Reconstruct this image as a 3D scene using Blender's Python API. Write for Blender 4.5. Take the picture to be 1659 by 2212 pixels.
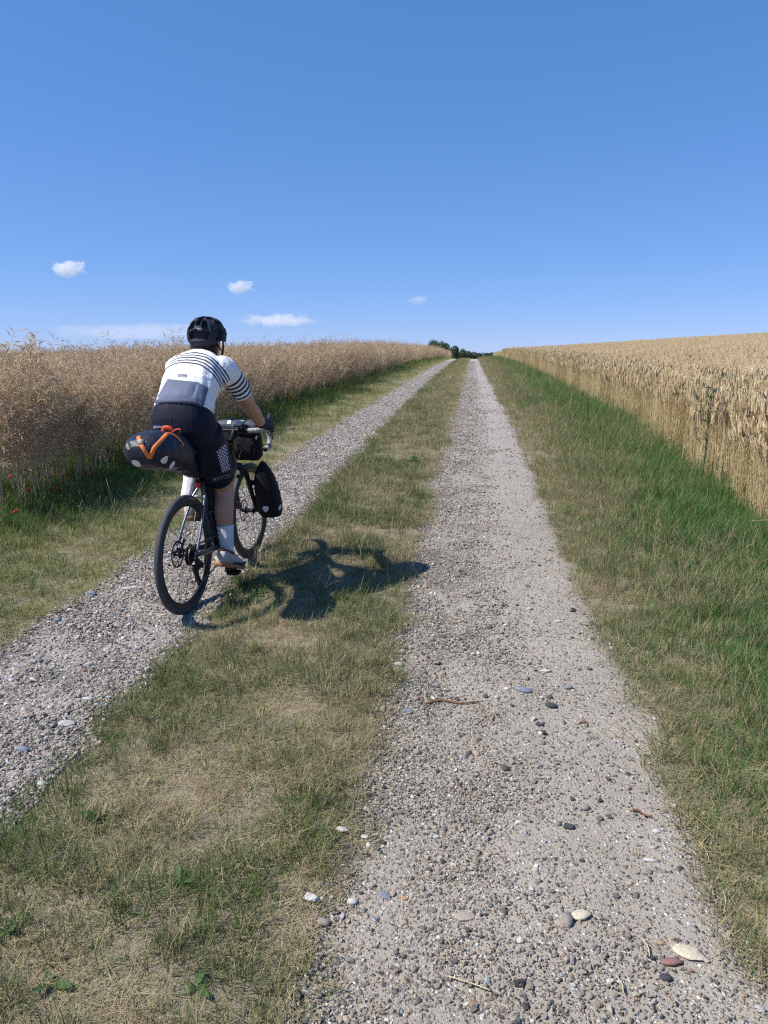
import bpy, bmesh, math, random
import numpy as np
from mathutils import Vector, Matrix, Euler
from mathutils.bvhtree import BVHTree

for _o in list(bpy.data.objects):
    bpy.data.objects.remove(_o, do_unlink=True)
SC = bpy.context.scene
COL = SC.collection
RNG = np.random.RandomState(7)
random.seed(7)

# ------------------------------------------------------------------ camera
CAM_Z = 1.6
cam_d = bpy.data.cameras.new('camera')
cam_d.sensor_fit = 'VERTICAL'
cam_d.sensor_height = 36.0
cam_d.lens = 1500.0 / 2212.0 * 36.0
cam_d.clip_start = 0.05
cam_d.clip_end = 20000.0
cam = bpy.data.objects.new('camera', cam_d)
cam.location = (0, 0, CAM_Z)
cam.rotation_euler = (math.radians(90 - 12.81), 0, math.radians(7.13))
COL.objects.link(cam)
SC.camera = cam

# ------------------------------------------------------------------ sky and sun
SUN_TRAVEL = Vector((1.285, 0.46, -1.67)).normalized()      # the way the light goes: from the left, a little from behind
SUN_ELEV = math.asin(-SUN_TRAVEL.z)
world = bpy.data.worlds.new('World')
SC.world = world
world.use_nodes = True
wn, wl = world.node_tree.nodes, world.node_tree.links
wn.clear()
w_out = wn.new('ShaderNodeOutputWorld')
w_bg = wn.new('ShaderNodeBackground')
w_bg.inputs['Strength'].default_value = 0.08
w_sky = wn.new('ShaderNodeTexSky')
w_sky.sky_type = 'NISHITA'
w_sky.sun_disc = False
w_sky.sun_elevation = SUN_ELEV
w_sky.sun_rotation = math.atan2(-SUN_TRAVEL.x, -SUN_TRAVEL.y)
w_sky.altitude = 3000.0
w_sky.air_density = 1.0
w_sky.dust_density = 0.0
w_sky.ozone_density = 3.0
# the camera's tone curve for the sky, one gain and one power per channel, the same over the whole dome
w_sep = wn.new('ShaderNodeSeparateColor'); w_com = wn.new('ShaderNodeCombineColor')
wl.new(w_sky.outputs['Color'], w_sep.inputs[0])
for _i, (_pw, _gn) in enumerate(((0.768, 1.03), (0.537, 1.96), (0.481, 3.53))):
    _p = wn.new('ShaderNodeMath'); _p.operation = 'POWER'; _p.inputs[1].default_value = _pw
    _g = wn.new('ShaderNodeMath'); _g.operation = 'MULTIPLY'; _g.inputs[1].default_value = _gn
    wl.new(w_sep.outputs[_i], _p.inputs[0]); wl.new(_p.outputs[0], _g.inputs[0]); wl.new(_g.outputs[0], w_com.inputs[_i])
wl.new(w_com.outputs[0], w_bg.inputs['Color'])
wl.new(w_bg.outputs['Background'], w_out.inputs['Surface'])

sun_d = bpy.data.lights.new('sun', 'SUN')
sun_d.energy = 5.0
sun_d.angle = math.radians(0.53)
sun_d.color = (1.0, 0.955, 0.89)
sun = bpy.data.objects.new('sun', sun_d)
sun.rotation_euler = SUN_TRAVEL.to_track_quat('-Z', 'Y').to_euler()
sun.location = (-20, -8, 30)
COL.objects.link(sun)

# ------------------------------------------------------------------ exposure and render settings
SC.view_settings.view_transform = 'Standard'
SC.view_settings.look = 'None'
SC.view_settings.exposure = 0.38
SC.view_settings.gamma = 1.0
SC.view_settings.use_curve_mapping = False
SC.render.engine = 'CYCLES'
SC.cycles.use_denoising = False
SC.cycles.filter_width = 1.2
SC.cycles.max_bounces = 8
SC.cycles.transparent_max_bounces = 8
SC.cycles.volume_bounces = 3

# ------------------------------------------------------------------ helpers
def tag(o, label=None, cat=None, group=None, kind=None):
    if label: o['label'] = label
    if cat: o['category'] = cat
    if group: o['group'] = group
    if kind: o['kind'] = kind
    return o

def empty(name, loc=(0, 0, 0), rot=(0, 0, 0), parent=None):
    o = bpy.data.objects.new(name, None)
    o.empty_display_size = 0.1
    o.location = loc
    o.rotation_euler = rot
    o.parent = parent
    COL.objects.link(o)
    return o

def link(name, mesh, parent=None, mats=None):
    o = bpy.data.objects.new(name, mesh)
    o.parent = parent
    if mats is not None:
        mesh.materials.clear()
        for m in (mats if isinstance(mats, (list, tuple)) else [mats]):
            mesh.materials.append(m)
    COL.objects.link(o)
    return o

def copy_tree(o, parent=None):
    c = o.copy()
    COL.objects.link(c)
    c.parent = parent
    for ch in list(o.children):
        copy_tree(ch, c)
    return c

class MB:
    """collects vertices and faces for one mesh object"""
    def __init__(s):
        s.v, s.f, s.m = [], [], []
    def add(s, v, f, mi=0):
        b = len(s.v)
        s.v.extend([tuple(map(float, p)) for p in v])
        s.f.extend([tuple(i + b for i in q) for q in f])
        s.m.extend([mi] * len(f))
        return s
    def mesh(s, name='mesh', smooth=True):
        me = bpy.data.meshes.new(name)
        me.from_pydata(s.v, [], s.f)
        if s.f:
            me.polygons.foreach_set('use_smooth', [smooth] * len(s.f))
            if any(s.m):
                me.polygons.foreach_set('material_index', s.m)
        me.update()
        return me
    def build(s, name, mats, parent=None, smooth=True, sharp=None):
        me = s.mesh(name, smooth)
        o = link(name, me, parent, mats)
        if sharp is not None:
            shade_sharp(me, sharp)
        return o

def shade_sharp(me, ang=35):
    bm = bmesh.new(); bm.from_mesh(me)
    a = math.radians(ang)
    for e in bm.edges:
        if len(e.link_faces) == 2 and e.calc_face_angle(0) > a:
            e.smooth = False
    bm.to_mesh(me); bm.free()

def frames(P):
    P = np.asarray(P, float)
    T = np.gradient(P, axis=0)
    T /= np.linalg.norm(T, axis=1)[:, None] + 1e-12
    up = np.array([0, 0, 1.0]) if abs(T[0][2]) < 0.9 else np.array([0, 1.0, 0])
    U = []
    u = np.cross(up, T[0]); u /= np.linalg.norm(u)
    for t in T:
        u = u - t * (u @ t); u /= np.linalg.norm(u) + 1e-12
        U.append(u.copy())
    U = np.array(U)
    return T, U, np.cross(T, U)

def smooth_path(P, n=6):
    """Catmull-Rom through the points"""
    P = [np.asarray(p, float) for p in P]
    Q = [2 * P[0] - P[1]] + P + [2 * P[-1] - P[-2]]
    out = []
    for i in range(1, len(Q) - 2):
        for k in range(n):
            t = k / n
            a, b, c, d = Q[i - 1], Q[i], Q[i + 1], Q[i + 2]
            out.append(0.5 * ((2 * b) + (c - a) * t + (2 * a - 5 * b + 4 * c - d) * t * t + (3 * b - a - 3 * c + d) * t ** 3))
    out.append(P[-1])
    return np.array(out)

def tube(P, r, n=10, cap=True, flat=1.0):
    P = np.asarray(P, float)
    r = np.broadcast_to(np.asarray(r, float), (len(P),))
    T, U, V = frames(P)
    v, f = [], []
    for i in range(len(P)):
        for k in range(n):
            a = 2 * math.pi * k / n
            v.append(P[i] + U[i] * r[i] * math.cos(a) + V[i] * r[i] * flat * math.sin(a))
    for i in range(len(P) - 1):
        for k in range(n):
            k2 = (k + 1) % n
            f.append((i * n + k, i * n + k2, (i + 1) * n + k2, (i + 1) * n + k))
    if cap:
        f.append(tuple(range(n - 1, -1, -1)))
        f.append(tuple((len(P) - 1) * n + k for k in range(n)))
    return v, f

def loft(rings, n=28, cap=True):
    """rings: (centre, u-axis, v-axis, ru, rv, exponent)"""
    v, f = [], []
    for c, u, w, ru, rv, ex in rings:
        c, u, w = np.asarray(c, float), np.asarray(u, float), np.asarray(w, float)
        u = u / np.linalg.norm(u); w = w / np.linalg.norm(w)
        for k in range(n):
            a = 2 * math.pi * k / n
            ca, sa = math.cos(a), math.sin(a)
            x = math.copysign(abs(ca) ** (2 / ex), ca); y = math.copysign(abs(sa) ** (2 / ex), sa)
            v.append(c + u * ru * x + w * rv * y)
    for i in range(len(rings) - 1):
        for k in range(n):
            k2 = (k + 1) % n
            f.append((i * n + k, i * n + k2, (i + 1) * n + k2, (i + 1) * n + k))
    if cap:
        f.append(tuple(range(n - 1, -1, -1)))
        f.append(tuple((len(rings) - 1) * n + k for k in range(n)))
    return v, f

def box(c, s, R=None):
    c = np.asarray(c, float); s = np.asarray(s, float) / 2
    v = [np.array([x, y, z]) * s for x in (-1, 1) for y in (-1, 1) for z in (-1, 1)]
    if R is not None:
        M = np.array(R)
        v = [M @ p for p in v]
    v = [p + c for p in v]
    f = [(0, 1, 3, 2), (4, 6, 7, 5), (0, 4, 5, 1), (2, 3, 7, 6), (0, 2, 6, 4), (1, 5, 7, 3)]
    return v, f

def ellipsoid(c, r, nu=16, nv=10):
    c = np.asarray(c, float)
    v, f = [c + [0, 0, r[2]]], []
    for j in range(1, nv):
        b = math.pi * j / nv
        for i in range(nu):
            a = 2 * math.pi * i / nu
            v.append(c + [r[0] * math.sin(b) * math.cos(a), r[1] * math.sin(b) * math.sin(a), r[2] * math.cos(b)])
    v.append(c - [0, 0, r[2]])
    for i in range(nu):
        f.append((0, 1 + i, 1 + (i + 1) % nu))
        for j in range(nv - 2):
            a, b = 1 + j * nu + i, 1 + j * nu + (i + 1) % nu
            f.append((a, a + nu, b + nu, b))
        o = 1 + (nv - 2) * nu
        f.append((o + i, len(v) - 1, o + (i + 1) % nu))
    return v, f

def remesh(mb, voxel, it=6, fac=0.5, sub=0):
    me = mb.mesh('tmp')
    o = bpy.data.objects.new('tmp', me); COL.objects.link(o)
    m = o.modifiers.new('r', 'REMESH'); m.mode = 'VOXEL'; m.voxel_size = voxel; m.use_smooth_shade = True
    if it:
        s = o.modifiers.new('s', 'SMOOTH'); s.factor = fac; s.iterations = it
    bpy.context.view_layer.update()
    dg = bpy.context.evaluated_depsgraph_get()
    out = bpy.data.meshes.new_from_object(o.evaluated_get(dg))
    bpy.data.objects.remove(o, do_unlink=True)
    bpy.data.meshes.remove(me)
    out.polygons.foreach_set('use_smooth', [True] * len(out.polygons))
    return out

# value noise, vectorised
_perm = np.random.RandomState(3).permutation(4096)
_gval = np.random.RandomState(4).rand(4096) * 2 - 1
def _h(i, j):
    return _gval[_perm[(_perm[(i.astype(int)) & 4095] + j.astype(int)) & 4095]]
def noise2(x, y, s=1.0, oct=3):
    x = np.asarray(x, float); y = np.asarray(y, float)
    t = 0; a = 1.0; n = 0
    for o in range(oct):
        X = x / s * 2 ** o + 17.3 * o; Y = y / s * 2 ** o + 9.1 * o
        i = np.floor(X); j = np.floor(Y); u = X - i; w = Y - j
        u = u * u * (3 - 2 * u); w = w * w * (3 - 2 * w)
        v = (_h(i, j) * (1 - u) + _h(i + 1, j) * u) * (1 - w) + (_h(i, j + 1) * (1 - u) + _h(i + 1, j + 1) * u) * w
        t = t + v * a; n += a; a *= 0.5
    return t / n

def ss(e0, e1, x):
    t = np.clip((np.asarray(x, float) - e0) / (e1 - e0), 0, 1)
    return t * t * (3 - 2 * t)

# ------------------------------------------------------------------ materials
def nmat(name):
    m = bpy.data.materials.new(name)
    m.use_nodes = True
    nt = m.node_tree
    b = nt.nodes['Principled BSDF']
    return m, nt, b

def nd(nt, typ, **kw):
    n = nt.nodes.new(typ)
    for k, v in kw.items():
        if k.startswith('i_'):
            n.inputs[k[2:].replace('_', ' ')].default_value = v
        else:
            setattr(n, k, v)
    return n

def mixc(nt, fac, a, b, typ='MIX'):
    n = nt.nodes.new('ShaderNodeMix'); n.data_type = 'RGBA'; n.blend_type = typ
    for s, v in ((0, fac), (6, a), (7, b)):
        if isinstance(v, bpy.types.NodeSocket): nt.links.new(v, n.inputs[s])
        elif s == 0: n.inputs[0].default_value = v
        else: n.inputs[s].default_value = (*v, 1) if len(v) == 3 else v
    return n.outputs[2]

def ramp(nt, src, stops, interp='LINEAR'):
    n = nt.nodes.new('ShaderNodeValToRGB'); cr = n.color_ramp; cr.interpolation = interp
    while len(cr.elements) < len(stops): cr.elements.new(0.5)
    for e, (p, c) in zip(cr.elements, stops):
        e.position = p; e.color = (*c, 1) if len(c) == 3 else c
    nt.links.new(src, n.inputs[0])
    return n.outputs[0]

def math_(nt, op, a, b=None, c=None, clamp=False):
    n = nt.nodes.new('ShaderNodeMath'); n.operation = op; n.use_clamp = clamp
    for i, v in enumerate((a, b, c)):
        if v is None: continue
        if isinstance(v, bpy.types.NodeSocket): nt.links.new(v, n.inputs[i])
        else: n.inputs[i].default_value = v
    return n.outputs[0]

def noise_tex(nt, scale, detail=4, rough=0.55, coord='Object', out='Fac'):
    tc = nt.nodes.new('ShaderNodeTexCoord')
    n = nt.nodes.new('ShaderNodeTexNoise')
    n.inputs['Scale'].default_value = scale; n.inputs['Detail'].default_value = detail; n.inputs['Roughness'].default_value = rough
    nt.links.new(tc.outputs[coord], n.inputs['Vector'])
    return n.outputs[out]

def bump(nt, b, h, strength=0.3, dist=0.01):
    n = nt.nodes.new('ShaderNodeBump')
    n.inputs['Strength'].default_value = strength; n.inputs['Distance'].default_value = dist
    nt.links.new(h, n.inputs['Height'])
    nt.links.new(n.outputs[0], b.inputs['Normal'])

def simple(name, col, rough=0.6, metal=0.0, var=0.15, vs=40, bmp=0.0, bs=60, bd=0.003, spec=0.5, sheen=0.0):
    """one-colour material with a little grain"""
    m, nt, b = nmat(name)
    c0 = tuple(x * (1 - var) for x in col); c1 = tuple(min(1, x * (1 + var)) for x in col)
    nz = noise_tex(nt, vs)
    nt.links.new(ramp(nt, nz, [(0.3, c0), (0.7, c1)]), b.inputs['Base Color'])
    b.inputs['Roughness'].default_value = rough
    b.inputs['Metallic'].default_value = metal
    b.inputs['Specular IOR Level'].default_value = spec
    if sheen:
        b.inputs['Sheen Weight'].default_value = sheen
    if bmp:
        bump(nt, b, noise_tex(nt, bs), bmp, bd)
    return m

# ------------------------------------------------------------------ the lie of the land
GA, GK = 0.028, 1.88e-4
def road_z(y):
    y = np.asarray(y, float)
    p = np.where(y < 0, GA * y, GA * np.clip(y, 0, 140) - GK * np.clip(y, 0, 140) ** 2)
    s1 = GA - 2 * GK * 140
    p = p + s1 * np.clip(y - 140, 0, 180)
    p = p + 0.004 * np.clip(y - 420, 0, 1400)
    return p
def wheat_edge(y):
    return 2.36 + 0.45 * ss(5.5, 14, y) - 0.1 * ss(30, 60, y) + 0.10 * noise2(np.asarray(y), np.asarray(y) * 0 + 3.3, 1.3)
def rape_edge(y):
    return -4.12 + 0.16 * noise2(np.asarray(y), np.asarray(y) * 0 + 8.8, 1.1) + 0.25 * ss(25, 60, y)
def track_edges(y):
    y = np.asarray(y, float)
    z = y * 0
    n = lambda k: 0.085 * noise2(y, z + k, 0.34, 3) + 0.07 * noise2(y, z + k + 50, 2.2, 2)
    far = ss(10, 40, y)
    return (-2.42 + n(1.5), -1.50 + n(2.5), -0.385 + n(3.5), 0.735 + n(4.5) - 0.16 * far)
def gz(x, y):
    x = np.asarray(x, float); y = np.asarray(y, float)
    z = road_z(y)
    z = z + 0.06 * (np.sqrt(np.clip(x - 2.6, 0, 70) ** 2 + 1.0) - 1.0) * (1 - 0.75 * ss(90, 260, y))
    z = z - 0.03 * (np.sqrt(np.clip(-x - 4.5, 0, 90) ** 2 + 4.0) - 2.0)
    near = 1 - ss(60, 120, y)
    z = z + near * (0.022 * ss(-1.5, -1.2, x) * ss(-0.38, -0.7, x) + 0.05 * ss(0.75, 1.6, x) + 0.03 * ss(-2.45, -3.1, x))
    z = z + near * 0.010 * noise2(x, y, 0.6, 3) * (0.4 + 0.6 * ss(0.6, 0.9, np.abs(x + 0.85) - 0.9))
    return z

VIEW_YAW, VIEW_PITCH = math.radians(7.13), math.radians(12.81)
def project(x, y, z):
    """where a world point falls in the frame (0..1 each way), used only to skip what lies outside it"""
    x = np.asarray(x, float); y = np.asarray(y, float); z = np.asarray(z, float) - CAM_Z
    c, s = math.cos(VIEW_YAW), math.sin(VIEW_YAW)
    X = c * x + s * y; Y = -s * x + c * y
    d = Y * math.cos(VIEW_PITCH) - z * math.sin(VIEW_PITCH)
    u = Y * math.sin(VIEW_PITCH) + z * math.cos(VIEW_PITCH)
    dd = np.maximum(d, 1e-3)
    px = 829.5 + 1500 * X / dd; py = 1106 - 1500 * u / dd
    return px / 1659, py / 2212, d
def in_view(x, y, z, mx=0.12, my=0.12):
    u, v, d = project(x, y, z)
    return (d > 0.2) & (u > -mx) & (u < 1 + mx) & (v > -my) & (v < 1 + my)
# ================================================================== the setting: ground, tracks
def grid_mesh(xs, ys, zfun):
    X, Y = np.meshgrid(xs, ys)
    Z = zfun(X, Y)
    nx, ny = len(xs), len(ys)
    v = np.stack([X, Y, Z], -1).reshape(-1, 3)
    i = np.arange(nx * ny).reshape(ny, nx)
    f = np.stack([i[:-1, :-1], i[:-1, 1:], i[1:, 1:], i[1:, :-1]], -1).reshape(-1, 4)
    return v, f

def np_mesh(name, v, f):
    me = bpy.data.meshes.new(name)
    me.vertices.add(len(v)); me.vertices.foreach_set('co', np.asarray(v, np.float32).ravel())
    me.loops.add(f.size); me.loops.foreach_set('vertex_index', f.ravel().astype(np.int32))
    me.polygons.add(len(f))
    me.polygons.foreach_set('loop_start', np.arange(0, f.size, f.shape[1], dtype=np.int32))
    me.polygons.foreach_set('use_smooth', np.ones(len(f), bool))
    me.update(calc_edges=True); me.validate()
    return me

def soil_material():
    m, nt, b = nmat('dry_soil')
    n1 = noise_tex(nt, 3.0, 6, 0.65); n2 = noise_tex(nt, 45.0, 4, 0.6); n3 = noise_tex(nt, 260.0, 3, 0.6)
    c = ramp(nt, n1, [(0.25, (0.20, 0.165, 0.115)), (0.5, (0.28, 0.238, 0.172)), (0.75, (0.35, 0.302, 0.225))])
    c = mixc(nt, math_(nt, 'MULTIPLY', ramp(nt, n2, [(0.42, (0, 0, 0)), (0.62, (1, 1, 1))]), 0.35), c, (0.17, 0.14, 0.085))
    c = mixc(nt, math_(nt, 'MULTIPLY', n3, 0.45), c, (0.34, 0.28, 0.19))
    # matted dead blades: two sets of short fibres
    tc = nd(nt, 'ShaderNodeTexCoord'); fib = None
    for ang, sc in ((0.5, (55, 420, 100)), (1.9, (60, 380, 100)), (-0.7, (45, 460, 100))):
        mp = nd(nt, 'ShaderNodeMapping'); mp.inputs['Rotation'].default_value = (0, 0, ang); mp.inputs['Scale'].default_value = sc
        nt.links.new(tc.outputs['Object'], mp.inputs['Vector'])
        q = nd(nt, 'ShaderNodeTexNoise'); q.inputs['Scale'].default_value = 1.0; q.inputs['Detail'].default_value = 2; nt.links.new(mp.outputs[0], q.inputs['Vector'])
        fib = q.outputs['Fac'] if fib is None else math_(nt, 'MAXIMUM', fib, q.outputs['Fac'])
    c = mixc(nt, ramp(nt, fib, [(0.60, (0, 0, 0)), (0.70, (1, 1, 1))]), c, (0.46, 0.39, 0.26))
    c = mixc(nt, ramp(nt, n3, [(0.30, (1, 1, 1)), (0.42, (0, 0, 0))]), c, (0.10, 0.085, 0.055))
    nt.links.new(c, b.inputs['Base Color'])
    b.inputs['Roughness'].default_value = 0.95; b.inputs['Specular IOR Level'].default_value = 0.2
    h = math_(nt, 'ADD', math_(nt, 'ADD', n2, math_(nt, 'MULTIPLY', n3, 0.5)), math_(nt, 'MULTIPLY', fib, 0.8))
    bump(nt, b, h, 0.8, 0.015)
    return m

def track_material(name, lilac, stony):
    """trodden dust with grit; stones of every size down to a few millimetres are real geometry, this is what lies between and beyond"""
    m, nt, b = nmat(name)
    tc = nd(nt, 'ShaderNodeTexCoord')
    def vor(scale):
        v = nd(nt, 'ShaderNodeTexVoronoi'); v.inputs['Scale'].default_value = scale
        v.inputs['Randomness'].default_value = 1.0
        nt.links.new(tc.outputs['Object'], v.inputs['Vector'])
        return v
    n1 = noise_tex(nt, 1.6, 5, 0.6); n2 = noise_tex(nt, 24.0, 5, 0.65); n3 = noise_tex(nt, 180.0, 3, 0.6)
    dust = ramp(nt, n1, [(0.3, (0.26, 0.222, 0.168)), (0.55, (0.345, 0.30, 0.232)), (0.8, (0.43, 0.382, 0.305))])
    # the gravel laid further on is a little pinker and paler
    sy = nd(nt, 'ShaderNodeSeparateXYZ'); nt.links.new(tc.outputs['Object'], sy.inputs[0])
    mr = nd(nt, 'ShaderNodeMapRange'); mr.inputs['From Min'].default_value = 4.0; mr.inputs['From Max'].default_value = 16.0; mr.inputs['To Min'].default_value = lilac; mr.inputs['To Max'].default_value = 0.9
    nt.links.new(sy.outputs[1], mr.inputs['Value'])
    dust = mixc(nt, mr.outputs[0], dust, (0.42, 0.365, 0.36))
    dust = mixc(nt, math_(nt, 'MULTIPLY', n2, 0.3), dust, (0.19, 0.16, 0.12))
    v1, v2 = vor(75.0), vor(165.0)
    stops = [(0.0, (0.055, 0.055, 0.06)), (0.2, (0.12, 0.112, 0.10)), (0.45, (0.235, 0.215, 0.19)), (0.66, (0.35, 0.32, 0.285)), (0.84, (0.47, 0.44, 0.40)), (0.95, (0.68, 0.66, 0.63)), (1.0, (0.45, 0.33, 0.22))]
    def cell(v):
        sp = nd(nt, 'ShaderNodeSeparateColor'); nt.links.new(v.outputs['Color'], sp.inputs[0])
        return ramp(nt, sp.outputs[0], stops), sp.outputs[1]
    c1, r1 = cell(v1); c2, r2 = cell(v2)
    # which cells hold a stone
    k1 = math_(nt, 'MULTIPLY', math_(nt, 'LESS_THAN', r1, 0.32 + 0.4 * stony), math_(nt, 'LESS_THAN', v1.outputs['Distance'], 0.46))
    k2 = math_(nt, 'MULTIPLY', math_(nt, 'LESS_THAN', r2, 0.35 + 0.35 * stony), math_(nt, 'LESS_THAN', v2.outputs['Distance'], 0.47))
    c = mixc(nt, k2, dust, c2)
    c = mixc(nt, k1, c, c1)
    c = mixc(nt, math_(nt, 'MULTIPLY', n3, 0.22), c, (0.38, 0.33, 0.26))
    nt.links.new(c, b.inputs['Base Color'])
    b.inputs['Roughness'].default_value = 0.9; b.inputs['Specular IOR Level'].default_value = 0.25
    h1 = math_(nt, 'MULTIPLY', math_(nt, 'SUBTRACT', 0.5, v1.outputs['Distance']), k1)
    h2 = math_(nt, 'MULTIPLY', math_(nt, 'SUBTRACT', 0.5, v2.outputs['Distance']), k2)
    h = math_(nt, 'ADD', math_(nt, 'ADD', math_(nt, 'MULTIPLY', h1, 1.6), math_(nt, 'MULTIPLY', h2, 0.8)), math_(nt, 'ADD', math_(nt, 'MULTIPLY', n3, 0.35), math_(nt, 'MULTIPLY', n2, 0.4)))
    bump(nt, b, h, 0.9, 0.012)
    return m

_xs = np.concatenate([-np.geomspace(6, 4200, 40)[::-1], np.arange(-5.8, 5.0, 0.12), np.geomspace(5, 4200, 46)])
_ys = np.concatenate([np.linspace(-60, -1.5, 14), np.arange(-1, 14, 0.12), np.geomspace(14, 160, 130), np.geomspace(165, 6500, 60)])
v, f = grid_mesh(_xs, _ys, lambda X, Y: gz(X, Y))
ground = link('ground', np_mesh('ground', v, f), None, soil_material())
tag(ground, 'dry brown field soil under the crops and verges', kind='structure')

def track(name, ia, ib, material, label):
    ys = np.concatenate([np.arange(-1.2, 12, 0.05), np.geomspace(12.05, 150, 240)])
    E = track_edges(ys)
    a, b_ = E[ia], E[ib]
    nx = 26
    t = np.linspace(0, 1, nx)
    X = a[:, None] + (b_ - a)[:, None] * t[None, :]
    Y = np.repeat(ys[:, None], nx, 1)
    edge = np.minimum(t, 1 - t)[None, :]
    lift = 0.007 * ss(0, 0.08, edge) - 0.004 + 0.006 * noise2(X, Y, 0.22, 3) * ss(0.0, 0.1, edge)
    Z = gz(X, Y) + lift + 0.004
    v = np.stack([X, Y, Z], -1).reshape(-1, 3)
    i = np.arange(len(ys) * nx).reshape(len(ys), nx)
    f = np.stack([i[:-1, :-1], i[:-1, 1:], i[1:, 1:], i[1:, :-1]], -1).reshape(-1, 4)
    o = link(name, np_mesh(name, v, f), None, material)
    tag(o, label, kind='structure')
    return o
track_l = track('gravel_track', 0, 1, track_material('track_gravel_pale', 0.55, 0.9), 'pale lilac-grey gravel wheel track under the cyclist')
track_r = track('gravel_track', 2, 3, track_material('track_gravel_dusty', 0.18, 0.35), 'dusty beige gravel wheel track beside the wheat verge')
def track_z(x, y):
    return gz(x, y) + 0.007
# ================================================================== scattering of uncountable stuff
def template(name, mb, mats, attr=None, smooth=True):
    me = mb.mesh(name, smooth)
    for m in (mats if isinstance(mats, (list, tuple)) else [mats]):
        me.materials.append(m)
    if attr is not None:
        a = me.attributes.new('tone', 'FLOAT', 'POINT')
        a.data.foreach_set('value', np.asarray(attr, np.float32))
    return bpy.data.objects.new(name, me)

def scatter(name, pts, rot, scl, idx, temps, attrs=None, parent=None):
    """one object whose points each carry one of the template meshes"""
    pts = np.asarray(pts, np.float32); n = len(pts)
    me = bpy.data.meshes.new(name)
    me.vertices.add(n); me.vertices.foreach_set('co', pts.ravel())
    scl = np.asarray(scl, np.float32)
    if scl.ndim == 1: scl = np.repeat(scl[:, None], 3, 1)
    for an, av in (('rot', np.asarray(rot, np.float32)), ('scl', scl)):
        a = me.attributes.new(an, 'FLOAT_VECTOR', 'POINT'); a.data.foreach_set('vector', av.ravel())
    a = me.attributes.new('pick', 'INT', 'POINT'); a.data.foreach_set('value', np.asarray(idx, np.int32))
    for k, av in (attrs or {}).items():
        a = me.attributes.new(k, 'FLOAT', 'POINT'); a.data.foreach_set('value', np.asarray(av, np.float32))
    me.update()
    c = bpy.data.collections.new(name + '_pieces')
    for i, t in enumerate(temps):
        t.name = '%s_piece_%02d' % (name, i)
        c.objects.link(t)
    ng = bpy.data.node_groups.new(name, 'GeometryNodeTree')
    ng.interface.new_socket('Geometry', in_out='INPUT', socket_type='NodeSocketGeometry')
    ng.interface.new_socket('Geometry', in_out='OUTPUT', socket_type='NodeSocketGeometry')
    N, L = ng.nodes, ng.links
    gi, go = N.new('NodeGroupInput'), N.new('NodeGroupOutput')
    ip = N.new('GeometryNodeInstanceOnPoints')
    ci = N.new('GeometryNodeCollectionInfo'); ci.inputs['Collection'].default_value = c
    ci.inputs['Separate Children'].default_value = True; ci.inputs['Reset Children'].default_value = True
    def na(nm, typ):
        q = N.new('GeometryNodeInputNamedAttribute'); q.data_type = typ; q.inputs['Name'].default_value = nm
        return q.outputs['Attribute']
    e2r = N.new('FunctionNodeEulerToRotation')
    L.new(na('rot', 'FLOAT_VECTOR'), e2r.inputs[0])
    L.new(gi.outputs[0], ip.inputs['Points'])
    L.new(ci.outputs[0], ip.inputs['Instance'])
    ip.inputs['Pick Instance'].default_value = True
    L.new(na('pick', 'INT'), ip.inputs['Instance Index'])
    L.new(e2r.outputs[0], ip.inputs['Rotation'])
    L.new(na('scl', 'FLOAT_VECTOR'), ip.inputs['Scale'])
    L.new(ip.outputs[0], go.inputs[0])
    o = link(name, me, parent)
    md = o.modifiers.new('scatter', 'NODES'); md.node_group = ng
    return o

# ---------------------------------------------------------------- stones
def stone_mesh(seed, flat=0.7, sub=1, angular=0.5):
    r = np.random.RandomState(seed)
    bm = bmesh.new()
    bmesh.ops.create_icosphere(bm, subdivisions=sub, radius=1.0)
    dirs = r.randn(9, 3); dirs /= np.linalg.norm(dirs, axis=1)[:, None]
    cut = r.uniform(0.62, 0.95, 9)
    sc = np.array([1.0, r.uniform(0.6, 0.95), flat * r.uniform(0.75, 1.1)])
    for vv in bm.verts:
        p = np.array(vv.co)
        for d, c in zip(dirs, cut):
            k = p @ d
            if k > c: p = p - d * (k - c) * angular * 1.6
        p = p * (1 + 0.08 * r.randn())
        vv.co = p * sc
    me = bpy.data.meshes.new('stone')
    bm.to_mesh(me); bm.free()
    me.polygons.foreach_set('use_smooth', [angular < 0.45] * len(me.polygons))
    return me

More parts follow.
